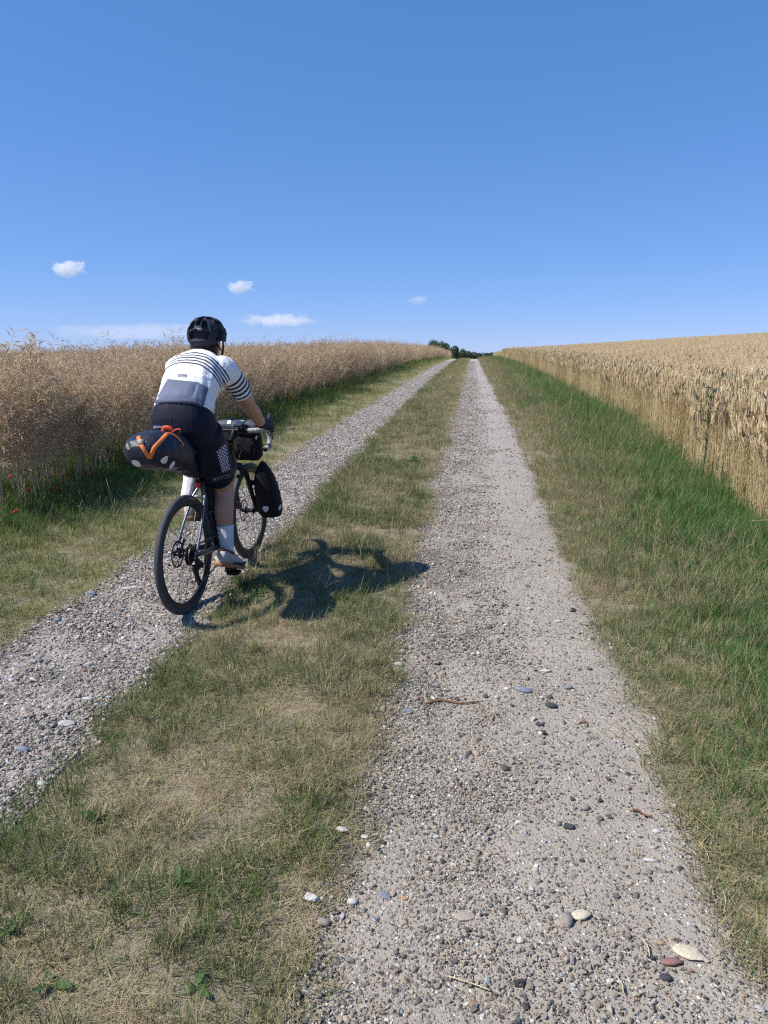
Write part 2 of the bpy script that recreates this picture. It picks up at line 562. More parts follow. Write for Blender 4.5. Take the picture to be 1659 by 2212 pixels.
def stone_material(name='stone', tint=(1, 1, 1)):
    m, nt, b = nmat(name)
    oi = nd(nt, 'ShaderNodeObjectInfo')
    stops = [(0.0, (0.028, 0.029, 0.034)), (0.09, (0.075, 0.072, 0.070)), (0.20, (0.15, 0.138, 0.12)), (0.34, (0.235, 0.212, 0.175)), (0.48, (0.30, 0.27, 0.222)), (0.60, (0.215, 0.205, 0.195)),
             (0.70, (0.38, 0.345, 0.285)), (0.80, (0.34, 0.255, 0.175)), (0.845, (0.26, 0.165, 0.13)), (0.88, (0.46, 0.43, 0.375)), (0.93, (0.62, 0.595, 0.55)), (0.965, (0.30, 0.325, 0.36)), (1.0, (0.11, 0.095, 0.07))]
    stops = [(q, tuple(min(0.74, a * b2) for a, b2 in zip(c_, tint))) for q, c_ in stops]
    c = ramp(nt, oi.outputs['Random'], stops)
    nz = noise_tex(nt, 3.0, 5, 0.65)
    c = mixc(nt, math_(nt, 'MULTIPLY', ramp(nt, nz, [(0.42, (0, 0, 0)), (0.7, (1, 1, 1))]), 0.18), c, (0.33, 0.29, 0.23))
    c = mixc(nt, math_(nt, 'MULTIPLY', ramp(nt, noise_tex(nt, 11.0, 3), [(0.5, (0, 0, 0)), (0.68, (1, 1, 1))]), 0.3), c, (0.12, 0.115, 0.11))
    nt.links.new(c, b.inputs['Base Color'])
    b.inputs['Roughness'].default_value = 0.78; b.inputs['Specular IOR Level'].default_value = 0.35
    bump(nt, b, noise_tex(nt, 8.0, 5), 0.4, 0.08)
    return m
M_STONE = stone_material('stone', (1.12, 1.09, 1.04))
M_STONE_COOL = stone_material('stone_cool', (1.36, 1.32, 1.33))
stone_meshes = [stone_mesh(100 + i, flat=0.55 + 0.05 * (i % 5), sub=2, angular=(1.0, 0.85, 0.4, 0.7, 0.3)[i % 5]) for i in range(10)]
for me in stone_meshes: me.materials.append(M_STONE)
pebble_meshes = [stone_mesh(200 + i, flat=0.6 + 0.05 * (i % 4), sub=1, angular=(1.0, 0.8, 0.55, 0.95)[i % 4]) for i in range(8)]
for me in pebble_meshes: me.materials.append(M_STONE)

cool_pebbles = [me.copy() for me in pebble_meshes]
for me in cool_pebbles:
    me.materials.clear(); me.materials.append(M_STONE_COOL)

def stone_field(trk, ia, ib, seed, dens_fun, name, label, grow=1.0, meshes=None):
    r = np.random.RandomState(seed)
    P, S = [], []
    bands = [(1.2, 3.2, 10500, 0.0030), (3.2, 5.5, 7800, 0.0036), (5.5, 9, 4800, 0.0045), (9, 16, 2100, 0.0066), (16, 30, 700, 0.0105), (30, 60, 190, 0.016), (1.2, 3.4, 12000, 0.0016), (3.4, 6, 6000, 0.0022)]
    for y0, y1, dens, smin in bands:
        n = int((y1 - y0) * 1.15 * dens)
        y = r.uniform(y0, y1, n); t = r.uniform(-0.03, 1.03, n)
        E = track_edges(y); x = E[ia] + (E[ib] - E[ia]) * t
        keep = r.uniform(0, 1, n) < dens_fun(t, x, y)
        x, y, t = x[keep], y[keep], t[keep]
        s = smin * grow * np.exp(np.abs(r.normal(0, 0.55, len(x))))
        s = np.minimum(s, 0.017)
        P.append(np.stack([x, y], 1)); S.append(s)
    P = np.concatenate(P); S = np.concatenate(S)
    z = track_z(P[:, 0], P[:, 1])
    k = in_view(P[:, 0], P[:, 1], z, 0.05, 0.05)
    P, S, z = P[k], S[k], z[k]
    n = len(P)
    pts = np.stack([P[:, 0], P[:, 1], z + S * 0.22], 1)
    rot = np.stack([r.normal(0, 0.35, n), r.normal(0, 0.35, n), r.uniform(0, 6.28, n)], 1)
    temps = [bpy.data.objects.new('pebble', me) for me in (meshes or pebble_meshes)]
    o = scatter(name, pts, rot, S, r.randint(0, len(temps), n), temps, parent=trk)
    tag(o, label, kind='stuff')
    return n
def dens_left(t, x, y):
    return 0.62 + 0.35 * noise2(x, y, 0.5, 2) + 0.25 * ss(0.45, 0.0, t) + 0.1 * ss(0.8, 1, t)
def dens_right(t, x, y):
    return np.clip(0.95 * ss(0.74, 0.18, t) + 0.07 + 0.32 * noise2(x, y, 0.4, 2) + 0.22 * ss(3.2, 1.8, y), 0.05, 1)
n_l = stone_field(track_l, 0, 1, 11, dens_left, 'gravel', 'loose pale gravel covering the track under the bicycle', 1.42, cool_pebbles)
n_r = stone_field(track_r, 2, 3, 12, dens_right, 'gravel', 'loose gravel scattered over the dusty track in front')

# the stones one can pick out singly: children of their track
def place_stone(trk, x, y, s, rz, mesh, mat=None, sink=0.3, label=None, tilt=(0, 0)):
    o = bpy.data.objects.new('stone', mesh)
    o.parent = trk
    sx = s if np.ndim(s) else (s, s, s)
    o.location = (x, y, float(track_z(x, y)) + sx[2] * sink)
    o.rotation_euler = (tilt[0], tilt[1], rz)
    o.scale = sx
    COL.objects.link(o)
    if mat is not None:
        o.material_slots[0].link = 'OBJECT'; o.material_slots[0].material = mat
    if label: o['label'] = label
    return o
_r = np.random.RandomState(21)
def single_stones(trk, ia, ib, n, ylo, yhi, bias, seed):
    r = np.random.RandomState(seed); c = 0
    while c < n:
        y = ylo * (yhi / ylo) ** r.uniform(0, 1)
        t = np.clip(r.beta(*bias), 0.01, 0.99)
        E = track_edges(np.array([y])); x = float(E[ia][0] + (E[ib][0] - E[ia][0]) * t)
        if not in_view(x, y, track_z(x, y), -0.005, -0.002): continue
        s = 0.0095 * (1 + r.pareto(3.2) * 0.8) * (0.8 + 0.12 * y)
        s = min(s, 0.024)
        place_stone(trk, x, y, (s, s * r.uniform(0.75, 1.1), s), r.uniform(0, 6.28), stone_meshes[r.randint(10)], sink=r.uniform(0.0, 0.3), tilt=(r.normal(0, 0.2), r.normal(0, 0.2)))
        c += 1
single_stones(track_r, 2, 3, 210, 1.35, 5.5, (1.15, 1.4), 31)
single_stones(track_l, 0, 1, 85, 2.3, 7.0, (1.1, 1.3), 32)
def tinted(name, c):
    return simple(name, c, 0.8, var=0.22, vs=3.0, bmp=0.4, bs=9, bd=0.05)
S_PALE = tinted('stone_cream', (0.56, 0.49, 0.36)); S_RED = tinted('stone_red', (0.26, 0.13, 0.11)); S_WHITE = tinted('stone_white', (0.50, 0.48, 0.44))
S_BLUE = tinted('stone_blue_grey', (0.20, 0.215, 0.26)); S_BLACK = tinted('stone_flint', (0.045, 0.047, 0.055)); S_ORANGE = tinted('stone_orange', (0.46, 0.21, 0.07)); S_GREY = tinted('stone_grey', (0.40, 0.385, 0.36))
def unproject(px, py):
    """ground point under a place in the frame"""
    c, s = math.cos(VIEW_YAW), math.sin(VIEW_YAW)
    a, b_ = (px - 829.5) / 1500, (py - 1106) / 1500
    X, Y, Z = a, math.cos(VIEW_PITCH) - b_ * math.sin(VIEW_PITCH), -math.sin(VIEW_PITCH) - b_ * math.cos(VIEW_PITCH)
    d = np.array([c * X - s * Y, s * X + c * Y, Z]); t = 0.5
    while t < 300:
        p = d * t + [0, 0, CAM_Z]
        if p[2] < float(gz(p[0], p[1])): break
        t *= 1.003
    return p
for px, py, s, mat, lab in [
    (1487, 2068, (0.048, 0.036, 0.012), S_PALE, 'large flat cream stone at the edge of the dusty track'),
    (1450, 2088, (0.034, 0.017, 0.013), S_RED, 'dark red oblong stone beside the large cream stone'),
    (1405, 2075, (0.013, 0.012, 0.012), S_BLACK, None), (1438, 2120, (0.017, 0.014, 0.012), S_BLACK, None),
    (672, 1950, (0.026, 0.022, 0.020), S_WHITE, None), (762, 1957, (0.017, 0.015, 0.014), S_WHITE, None), (829, 1940, (0.024, 0.018, 0.010), S_BLUE, None),
    (872, 1948, (0.011, 0.010, 0.010), S_ORANGE, 'small orange stone on the dusty track'),
    (1130, 1497, (0.042, 0.026, 0.018), S_BLUE, 'smooth blue-grey cobble in the middle of the dusty track'),
    (1228, 1793, (0.022, 0.020, 0.018), S_BLACK, None), (1418, 1803, (0.016, 0.012, 0.010), S_WHITE, None), (1405, 1865, (0.026, 0.012, 0.010), S_WHITE, None),
    (1410, 1838, (0.014, 0.012, 0.010), S_GREY, None), (740, 1800, (0.026, 0.018, 0.014), S_WHITE, None), (1255, 1985, (0.036, 0.026, 0.014), S_PALE, None), (1005, 1985, (0.034, 0.022, 0.006), tinted('stone_pink', (0.36, 0.30, 0.24)), None),
    (1190, 1530, (0.03, 0.022, 0.018), S_BLACK, None), (1165, 1572, (0.021, 0.016, 0.014), S_BLACK, None), (1172, 1588, (0.019, 0.015, 0.013), S_BLACK, None), (1180, 1455, (0.028, 0.020, 0.012), S_WHITE, None),
    (862, 1443, (0.024, 0.020, 0.020), S_GREY, None), (1205, 1348, (0.024, 0.016, 0.012), S_WHITE, None), (880, 1540, (0.024, 0.018, 0.012), S_BLUE, None), (1228, 1492, (0.024, 0.016, 0.012), S_BLUE, None),
    (1640, 2190, (0.014, 0.012, 0.012), S_GREY, None), (700, 2000, (0.020, 0.016, 0.015), tinted('stone_mauve', (0.27, 0.22, 0.20)), None)]:
    p = unproject(px, py)
    k = place_stone(track_r, p[0], p[1], s, _r.uniform(-0.4, 0.4), stone_meshes[_r.choice([2, 4, 7, 9, 3])], mat, 0.35, lab)
for px, py, s, mat, lab in [
    (275, 1276, (0.045, 0.03, 0.016), S_GREY, 'flat grey stone on the pale track near the rear wheel'), (200, 1290, (0.034, 0.026, 0.030), S_BLUE, None), (290, 1272, (0.03, 0.02, 0.014), S_WHITE, None),
    (143, 1568, (0.045, 0.03, 0.010), S_GREY, None), (195, 1442, (0.022, 0.016, 0.022), S_GREY, None), (92, 1700, (0.02, 0.016, 0.012), S_WHITE, None), (50, 1625, (0.03, 0.02, 0.016), S_BLUE, None), (190, 1515, (0.026, 0.016, 0.010), S_WHITE, None),
    (125, 1345, (0.025, 0.02, 0.018), S_BLUE, None)]:
    p = unproject(px, py)
    place_stone(track_l, p[0], p[1], s, _r.uniform(-0.4, 0.4), stone_meshes[_r.choice([2, 4, 7, 9])], mat, 0.35, lab)

# ---------------------------------------------------------------- grass
def blade(mb, tone, base, yaw, h, w, lean, curl, seg=3, tv=0.5):
    d = np.array([math.cos(yaw), math.sin(yaw), 0]); q = np.array([-d[1], d[0], 0])
    v, f = [], []
    p = np.array(base, float); a = lean
    pts = [p.copy()]
    for i in range(seg):
        p = p + (d * math.sin(a) + np.array([0, 0, math.cos(a)])) * h / seg
        a += curl / seg
        pts.append(p.copy())
    for i, p in enumerate(pts[:-1]):
        ww = w * (1 - 0.75 * (i / seg) ** 1.5)
        v += [p - q * ww / 2, p + q * ww / 2]
    v.append(pts[-1])
    for i in range(seg - 1):
        f.append((2 * i, 2 * i + 1, 2 * i + 3, 2 * i + 2))
    f.append((2 * seg - 2, 2 * seg - 1, 2 * seg))
    mb.add(v, f)
    tone.extend([tv] * len(v))

def grass_clump(seed, n, h, spread, w, lean=(0.1, 0.7), curl=(0.2, 1.4), tones=(0, 1)):
    r = np.random.RandomState(seed); mb = MB(); tone = []
    for i in range(n):
        rr = spread * math.sqrt(r.uniform()); a = r.uniform(0, 6.28)
        yaw = a + r.normal(0, 0.8)
        hh = r.uniform(*h)
        blade(mb, tone, (rr * math.cos(a), rr * math.sin(a), -0.005), yaw, hh, r.uniform(*w), r.uniform(*lean), r.uniform(*curl), 3, r.uniform(*tones))
    return mb, tone

def grass_stem(seed, n=3, h=(0.16, 0.34)):
    """dry flowering stems with a thin seed head"""
    r = np.random.RandomState(seed); mb = MB(); tone = []
    for i in range(n):
        b = (r.uniform(-0.03, 0.03), r.uniform(-0.03, 0.03), 0)
        yaw = r.uniform(0, 6.28); hh = r.uniform(*h); lean = r.uniform(0.05, 0.55); d = np.array([math.cos(yaw), math.sin(yaw), 0])
        P = []; p = np.array(b, float); a = lean
        for k in range(5):
            P.append(p.copy()); p = p + (d * math.sin(a) + np.array([0, 0, math.cos(a)])) * hh / 4; a += 0.12
        v, f = tube(P, [0.0011, 0.001, 0.0009, 0.0008, 0.0006], 3, cap=False)
        mb.add(v, f); tone += [0.9] * len(v)
        e, t = P[-1], (P[-1] - P[-2]) / np.linalg.norm(P[-1] - P[-2])
        L = r.uniform(0.025, 0.06)
        v, f = tube([e - t * L * 0.6, e - t * L * 0.2, e + t * L * 0.3, e + t * L * 0.7], [0.0008, 0.0022, 0.002, 0.0005], 4, cap=False)
        mb.add(v, f); tone += [0.8] * len(v)
    return mb, tone

def litter(seed, n=26):
    """dead blades lying on the ground"""
    r = np.random.RandomState(seed); mb = MB(); tone = []
    for i in range(n):
        a = r.uniform(0, 6.28); rr = 0.075 * math.sqrt(r.uniform())
        blade(mb, tone, (rr * math.cos(a), rr * math.sin(a), r.uniform(0.001, 0.014)), r.uniform(0, 6.28), r.uniform(0.03, 0.09), r.uniform(0.0012, 0.0026), r.uniform(1.35, 1.65), r.uniform(-0.2, 0.25), 2, r.uniform(0, 1))
    return mb, tone

def grass_material(name, green, green2, straw, straw2):
    """green or straw by the clump's own dryness, each blade a little different"""
    m, nt, b = nmat(name)
    tone = nd(nt, 'ShaderNodeAttribute', attribute_name='tone').outputs['Fac']
    dry = nd(nt, 'ShaderNodeAttribute', attribute_name='dry', attribute_type='INSTANCER').outputs['Fac']
    oi = nd(nt, 'ShaderNodeObjectInfo').outputs['Random']
    g = mixc(nt, oi, green, green2)
    s = mixc(nt, math_(nt, 'FRACT', math_(nt, 'MULTIPLY', tone, 7.3)), straw, straw2)
    k = math_(nt, 'ADD', dry, math_(nt, 'MULTIPLY', math_(nt, 'SUBTRACT', tone, 0.5), 0.9))
    k = ramp(nt, k, [(0.32, (0, 0, 0)), (0.62, (1, 1, 1))])
    c = mixc(nt, k, g, s)
    out = nt.nodes['Material Output']
    nt.links.new(c, b.inputs['Base Color'])
    b.inputs['Roughness'].default_value = 0.62; b.inputs['Specular IOR Level'].default_value = 0.3
    tr = nd(nt, 'ShaderNodeBsdfTranslucent'); nt.links.new(c, tr.inputs['Color'])
    mx = nd(nt, 'ShaderNodeMixShader'); mx.inputs[0].default_value = 0.28
    nt.links.new(b.outputs[0], mx.inputs[1]); nt.links.new(tr.outputs[0], mx.inputs[2])
    nt.links.new(mx.outputs[0], out.inputs['Surface'])
    return m
M_GRASS = grass_material('grass_blades', (0.055, 0.108, 0.020), (0.10, 0.148, 0.032), (0.50, 0.42, 0.25), (0.31, 0.245, 0.135))
M_VERGE = grass_material('verge_blades', (0.055, 0.145, 0.030), (0.105, 0.185, 0.048), (0.44, 0.37, 0.21), (0.28, 0.22, 0.115))
M_LUSH = grass_material('lush_blades', (0.075, 0.155, 0.022), (0.125, 0.190, 0.036), (0.44, 0.385, 0.19), (0.30, 0.255, 0.115))

T_SHORT = lambda m: [template('short', *(lambda q: (q[0], m, q[1]))(grass_clump(300 + i, 24, (0.025, 0.075), 0.05, (0.0014, 0.003), (0.1, 1.1), (0.2, 1.2)))) for i in range(5)]
T_MID = lambda m: [template('mid', *(lambda q: (q[0], m, q[1]))(grass_clump(320 + i, 22, (0.06, 0.16), 0.05, (0.0016, 0.0034), (0.05, 0.7), (0.2, 1.3)))) for i in range(5)]
T_TALL = lambda m: [template('tall', *(lambda q: (q[0], m, q[1]))(grass_clump(340 + i, 20, (0.13, 0.36), 0.06, (0.002, 0.0045), (0.05, 0.6), (0.2, 1.3)))) for i in range(5)]
T_STEM = lambda m: [template('stem', *(lambda q: (q[0], m, q[1]))(grass_stem(360 + i))) for i in range(4)]
T_LITTER = lambda m: [template('litter', *(lambda q: (q[0], m, q[1]))(litter(380 + i))) for i in range(4)]

def strip_points(seed, xa, xb, bands, acc):
    """random points between two edges, accepted by acc(x, y)"""
    r = np.random.RandomState(seed); X, Y, B = [], [], []
    for y0, y1, dens, sc in bands:
        lo, hi = float(np.min(xa(np.linspace(y0, y1, 30)))), float(np.max(xb(np.linspace(y0, y1, 30))))
        n = int((y1 - y0) * (hi - lo) * dens)
        y = r.uniform(y0, y1, n); x = r.uniform(lo, hi, n)
        k = (x > xa(y)) & (x < xb(y)); x, y = x[k], y[k]
        k = r.uniform(0, 1, len(x)) < acc(x, y); x, y = x[k], y[k]
        k = in_view(x, y, gz(x, y), 0.08, 0.10); x, y = x[k], y[k]
        X.append(x); Y.append(y); B.append(np.full(len(x), sc))
    return np.concatenate(X), np.concatenate(Y), np.concatenate(B), r

def grass_strip(name, label, seed, xa, xb, layers, dryf, material):
    """layers: (templates, bands, acceptance, scale function)"""
    temps, P, R, S, I, D = [], [], [], [], [], []
    for li, (tf, bands, acc, scf) in enumerate(layers):
        tt = tf(material)
        x, y, b_, r = strip_points(seed + li, xa, xb, bands, acc)
        n = len(x)
        P.append(np.stack([x, y, gz(x, y)], 1))
        R.append(np.stack([r.normal(0, 0.12, n), r.normal(0, 0.12, n), r.uniform(0, 6.28, n)], 1))
        s = b_ * r.uniform(0.7, 1.25, n) * scf(x, y)
        S.append(np.stack([s, s, s * r.uniform(0.75, 1.15, n)], 1))
        I.append(len(temps) + r.randint(0, len(tt), n))
        D.append(np.clip(dryf(x, y, li) + r.normal(0, 0.14, n), 0, 1))
        temps += tt
    P = np.concatenate(P)
    o = scatter(name, P, np.concatenate(R), np.concatenate(S), np.concatenate(I), temps, {'dry': np.concatenate(D)})
    tag(o, label, kind='stuff')
    return len(P)

one = lambda x, y: x * 0 + 1.0
fe = lambda k, o=0.0: (lambda y: track_edges(y)[k] + o)
# middle strip: short, parched, with green tufts along both sides
def med_d(x, y):       # tuft density
    e = np.minimum(x - fe(1)(y), fe(2)(y) - x)
    return np.clip(0.64 + 0.95 * noise2(x, y, 0.42, 3) + 0.30 * ss(0.42, 0.15, e) + 0.3 * ss(6, 14, y) - 0.5 * ss(0.06, 0.0, e), 0.30, 1)
def med_dry(x, y, li):
    e = np.minimum(x - fe(1)(y), fe(2)(y) - x)
    d = 0.43 - 0.35 * noise2(x, y, 0.42, 3) + 0.45 * noise2(x + 31, y, 0.5, 3) - 0.20 * ss(0.45, 0.1, e) * ss(-0.5, -1.0, x) + 0.12 * ss(7, 18, y) + 0.08 * ss(-0.65, -0.4, x)
    return d + (0.45 if li == 2 else 0) + (0.15 if li == 3 else 0) + (0.5 if li == 4 else 0)
n_m = grass_strip('grass', 'parched short grass growing between the two wheel tracks', 400, fe(1, -0.04), fe(2, 0.05), [
    (T_SHORT, [(1.1, 4, 900, 0.8), (4, 9, 560, 1.0), (9, 22, 200, 1.5), (22, 95, 55, 2.1)], lambda x, y: med_d(x, y), lambda x, y: 0.9 + 0.35 * noise2(x, y, 0.7, 2)),
    (T_MID, [(1.1, 4, 330, 0.78), (4, 9, 270, 0.95), (9, 22, 90, 1.0), (22, 95, 26, 1.3)], lambda x, y: np.clip(med_d(x, y) * 1.5 - 0.55 + 0.35 * ss(-0.95, -1.35, x), 0.03, 1), one),
    (T_LITTER, [(1.1, 4, 760, 0.85), (4, 9, 420, 1.1), (9, 22, 110, 1.8)], lambda x, y: np.clip(0.62 + 0.7 * noise2(x + 3, y + 9, 0.35, 2), 0.15, 1), one),
    (T_TALL, [(1.1, 4, 90, 0.36), (4, 9, 60, 0.42), (9, 22, 20, 0.55)], lambda x, y: np.clip(noise2(x + 13, y + 4, 0.30, 2) * 2.0 - 0.25 + 0.35 * ss(-0.8, -0.5, x), 0, 1), one),
    (T_STEM, [(1.1, 4, 70, 0.62), (4, 9, 70, 0.8), (9, 40, 26, 1.0)], lambda x, y: np.clip(0.30 + noise2(x + 7, y, 0.5, 2) * 1.6, 0, 1), one),
], med_dry, M_GRASS)
# left verge: brighter, yellow towards the track, green towards the crop
def lv_dry(x, y, li):
    return 0.27 + 0.38 * noise2(x + 11, y, 0.8, 3) + 0.28 * ss(-3.0, -2.45, x) - 0.22 * ss(-3.2, -3.9, x) + 0.1 * ss(12, 40, y) + (0.45 if li >= 2 else 0)
n_lv = grass_strip('grass', 'bright green grass verge between the pale track and the rapeseed', 420, lambda y: rape_edge(y) - 1.3, fe(0, 0.05), [
    (T_SHORT, [(2.5, 9, 330, 1.25), (9, 22, 100, 1.7), (22, 95, 30, 2.3)], lambda x, y: np.clip(0.85 + 0.5 * noise2(x, y, 0.5, 2) - 0.55 * ss(-2.62, -2.38, x), 0.05, 1), one),
    (T_MID, [(2.5, 9, 150, 1.05), (9, 22, 60, 1.3), (22, 95, 20, 1.6)], lambda x, y: np.clip(0.25 + 0.7 * ss(-2.8, -3.6, x) + 0.5 * noise2(x, y, 0.6, 2), 0, 1), lambda x, y: 0.8 + 0.7 * ss(-3.0, -3.9, x)),
    (T_LITTER, [(2.5, 9, 110, 1.3), (9, 22, 30, 1.8)], one, one),
    (T_STEM, [(2.5, 9, 20, 1.0), (9, 30, 8, 1.1)], lambda x, y: x * 0 + 0.6, one),
], lv_dry, M_LUSH)
# right verge: dense, long, brownish by the track, dark green by the wheat
def rv_dry(x, y, li):
    return 0.30 - 0.07 * ss(4.5, 3.0, y) + 0.42 * noise2(x + 21, y, 0.6, 3) + 0.24 * ss(1.6, 0.85, x) - 0.26 * ss(1.45, 2.05, x) + 0.14 * ss(4, 8, y) + 0.06 * ss(14, 40, y) + (0.5 if li >= 3 else 0)
n_rv = grass_strip('grass', 'long dark green grass verge along the edge of the wheat', 440, fe(3, -0.04), lambda y: wheat_edge(y) + 0.35, [
    (T_MID, [(1.2, 4, 520, 0.9), (4, 9, 380, 1.0), (9, 22, 130, 1.4), (22, 95, 40, 1.9)], lambda x, y: np.clip(0.95 - 0.6 * ss(0.12, 0.0, x - fe(3)(y)), 0, 1), lambda x, y: 0.75 + 0.4 * ss(0.8, 1.5, x)),
    (T_TALL, [(1.2, 4, 130, 0.55), (4, 9, 130, 0.75), (9, 22, 60, 1.0), (22, 95, 18, 1.2)], lambda x, y: np.clip(0.2 + 0.9 * ss(0.95, 1.8, x) + 0.5 * noise2(x, y, 0.5, 2), 0, 1), lambda x, y: 0.65 + 0.45 * ss(1.1, 2.1, x)),
    (T_SHORT, [(1.2, 4, 300, 1.0), (4, 9, 160, 1.2)], one, one),
    (T_LITTER, [(1.2, 4, 200, 1.2), (4, 9, 110, 1.4)], lambda x, y: ss(1.6, 0.8, x) * 0.9 + 0.1, one),
    (T_STEM, [(1.2, 4, 45, 0.9), (4, 9, 55, 1.0), (9, 30, 30, 1.1), (30, 80, 10, 1.3)], lambda x, y: np.clip(0.6 + noise2(x, y + 5, 0.6, 2), 0, 1) * ss(2.4, 1.2, x), one),
], rv_dry, M_VERGE)
# sparse tufts on the trodden edge of the dusty track
n_t = grass_strip('grass', 'sparse dry tufts dotted along the trodden edge of the dusty track', 460, fe(3, -0.36), fe(3, 0.02), [
    (T_SHORT, [(1.2, 4, 60, 0.8), (4, 16, 50, 0.9)], lambda x, y: np.clip(noise2(x, y, 0.22, 2) * 2.4 - 0.2 + 0.6 * ss(0.2, 0.0, fe(3)(y) - x), 0, 1), one),
    (T_LITTER, [(1.2, 4, 60, 1.0), (4, 9, 30, 1.0)], lambda x, y: np.clip(noise2(x, y, 0.3, 2) * 2.2 - 0.3, 0, 1), one),
], lambda x, y, li: 0.62 + 0.2 * noise2(x, y, 0.5, 2), M_GRASS)
print('scatter counts: stones', n_l, n_r, 'grass', n_m, n_lv, n_rv, n_t)
# ================================================================== crops
def straw_material(name, a, b_, c3, rough=0.6, trans=0.2):
    m, nt, b = nmat(name)
    oi = nd(nt, 'ShaderNodeObjectInfo').outputs['Random']
    tone = nd(nt, 'ShaderNodeAttribute', attribute_name='tone').outputs['Fac']
    c = mixc(nt, tone, a, b_)
    c = mixc(nt, math_(nt, 'MULTIPLY', oi, 0.5), c, c3)
    nt.links.new(c, b.inputs['Base Color'])
    b.inputs['Roughness'].default_value = rough; b.inputs['Specular IOR Level'].default_value = 0.35
    tr = nd(nt, 'ShaderNodeBsdfTranslucent'); nt.links.new(c, tr.inputs['Color'])
    mx = nd(nt, 'ShaderNodeMixShader'); mx.inputs[0].default_value = trans
    nt.links.new(b.outputs[0], mx.inputs[1]); nt.links.new(tr.outputs[0], mx.inputs[2])
    nt.links.new(mx.outputs[0], nt.nodes['Material Output'].inputs['Surface'])
    return m
M_EAR = straw_material('wheat_ear', (0.66, 0.525, 0.31), (0.82, 0.68, 0.44), (0.72, 0.59, 0.37), 0.5, 0.35)
M_STRAW = straw_material('wheat_straw', (0.60, 0.48, 0.26), (0.75, 0.62, 0.37), (0.58, 0.47, 0.265), 0.5, 0.35)
M_POD = straw_material('rape_pod', (0.64, 0.51, 0.345), (0.82, 0.695, 0.51), (0.58, 0.45, 0.30), 0.45, 0.5)
M_RSTEM = straw_material('rape_stem', (0.46, 0.36, 0.22), (0.60, 0.50, 0.32), (0.30, 0.20, 0.14), 0.6, 0.15)

def set_tone(me, tone):
    a = me.attributes.new('tone', 'FLOAT', 'POINT'); a.data.foreach_set('value', np.asarray(tone, np.float32))

def wheat_stem_path(r, h):
    yaw = r.uniform(0, 6.28); d = np.array([math.cos(yaw), math.sin(yaw), 0]); a = abs(r.normal(0, 0.05)); P = []; p = np.zeros(3)
    for k in range(6):
        P.append(p.copy()); p = p + (d * math.sin(a) + np.array([0, 0, math.cos(a)])) * h / 5
        a += 0.015 + (0.10 if k == 4 else 0)
    t = P[-1] - P[-2]; t /= np.linalg.norm(t)
    return P, t, d

def wheat_ear(r, base, t, d, L=0.088, n=10, detail=True, g=1.85):
    mb = MB(); tone = []
    side = np.cross(t, d); side /= np.linalg.norm(side); d2 = np.cross(side, t)
    rot = r.uniform(0, 3.14); u = side * math.cos(rot) + d2 * math.sin(rot); w = np.cross(t, u)
    bend = r.uniform(0.0, 0.5); ax = np.array(t); p = np.array(base, float)
    for i in range(n):
        s = g * (1 - 0.55 * abs(i / (n - 1) - 0.4) ** 1.4 * 1.6)
        for sg in ((1, -1) if detail else (1 if i % 2 else -1,)):
            tip = p + ax * 0.017 * s + u * sg * 0.0085 * s
            c = p + ax * 0.0075 * s + u * sg * 0.0058 * s
            v = [p - ax * 0.002 + u * sg * 0.001, c + w * 0.0058 * s, c + u * sg * 0.0045 * s, c - w * 0.0058 * s, c - u * sg * 0.003 * s, tip]
            f = [(0, 1, 2), (0, 2, 3), (0, 3, 4), (0, 4, 1), (5, 2, 1), (5, 3, 2), (5, 4, 3), (5, 1, 4)]
            mb.add(v, f); tone += [r.uniform(0, 1)] * 6
        p = p + ax * L / n
        ax = ax + d * bend / n; ax /= np.linalg.norm(ax)
    return mb, tone

def wheat_leaf(r, P, many=True):
    mb = MB(); tone = []
    for k in range(r.randint(0, 3) if many else 1):
        i = r.randint(1, 4); h = r.uniform(0.08, 0.20)
        blade(mb, tone, P[i], r.uniform(0, 6.28), h, r.uniform(0.004, 0.007), r.uniform(0.3, 0.9), r.uniform(1.0, 2.4), 4, r.uniform(0, 1))
    return mb, tone

# one stalk of each of eight kinds, its stem, ear and leaves as parts
wheat_kinds = []
for i in range(8):
    r = np.random.RandomState(600 + i)
    P, t, d = wheat_stem_path(r, r.uniform(0.58, 0.92))
    sm = MB(); v, f = tube(P, [0.0021, 0.002, 0.0019, 0.0017, 0.0015, 0.0013], 5, cap=False); sm.add(v, f)
    st = sm.mesh('stem'); set_tone(st, np.random.RandomState(i).uniform(0.2, 0.9) * np.ones(len(v))); st.materials.append(M_STRAW)
    em, et = wheat_ear(r, P[-1], t, d, r.uniform(0.095, 0.13)); ear = em.mesh('ear', False); set_tone(ear, et); ear.materials.append(M_EAR)
    lm, lt = wheat_leaf(r, P, False); lf = None
    if lm.f:
        lf = lm.mesh('leaf'); set_tone(lf, lt); lf.materials.append(M_STRAW)
    wheat_kinds.append((st, ear, lf))
_r = np.random.RandomState(650)
cand = []
for k in range(6000):
    y = 4.2 + 9 * _r.uniform() ** 1.6; x = float(wheat_edge(np.array([y]))[0]) + abs(_r.normal(0, 0.16)) + 0.02
    u, vv, dpt = project(x, y, gz(x, y) + 0.6)
    if -0.01 < u < 1.01: cand.append((y, x))
cand.sort(); cand = cand[:460]
_r.shuffle(cand); cand = sorted(cand[:300])
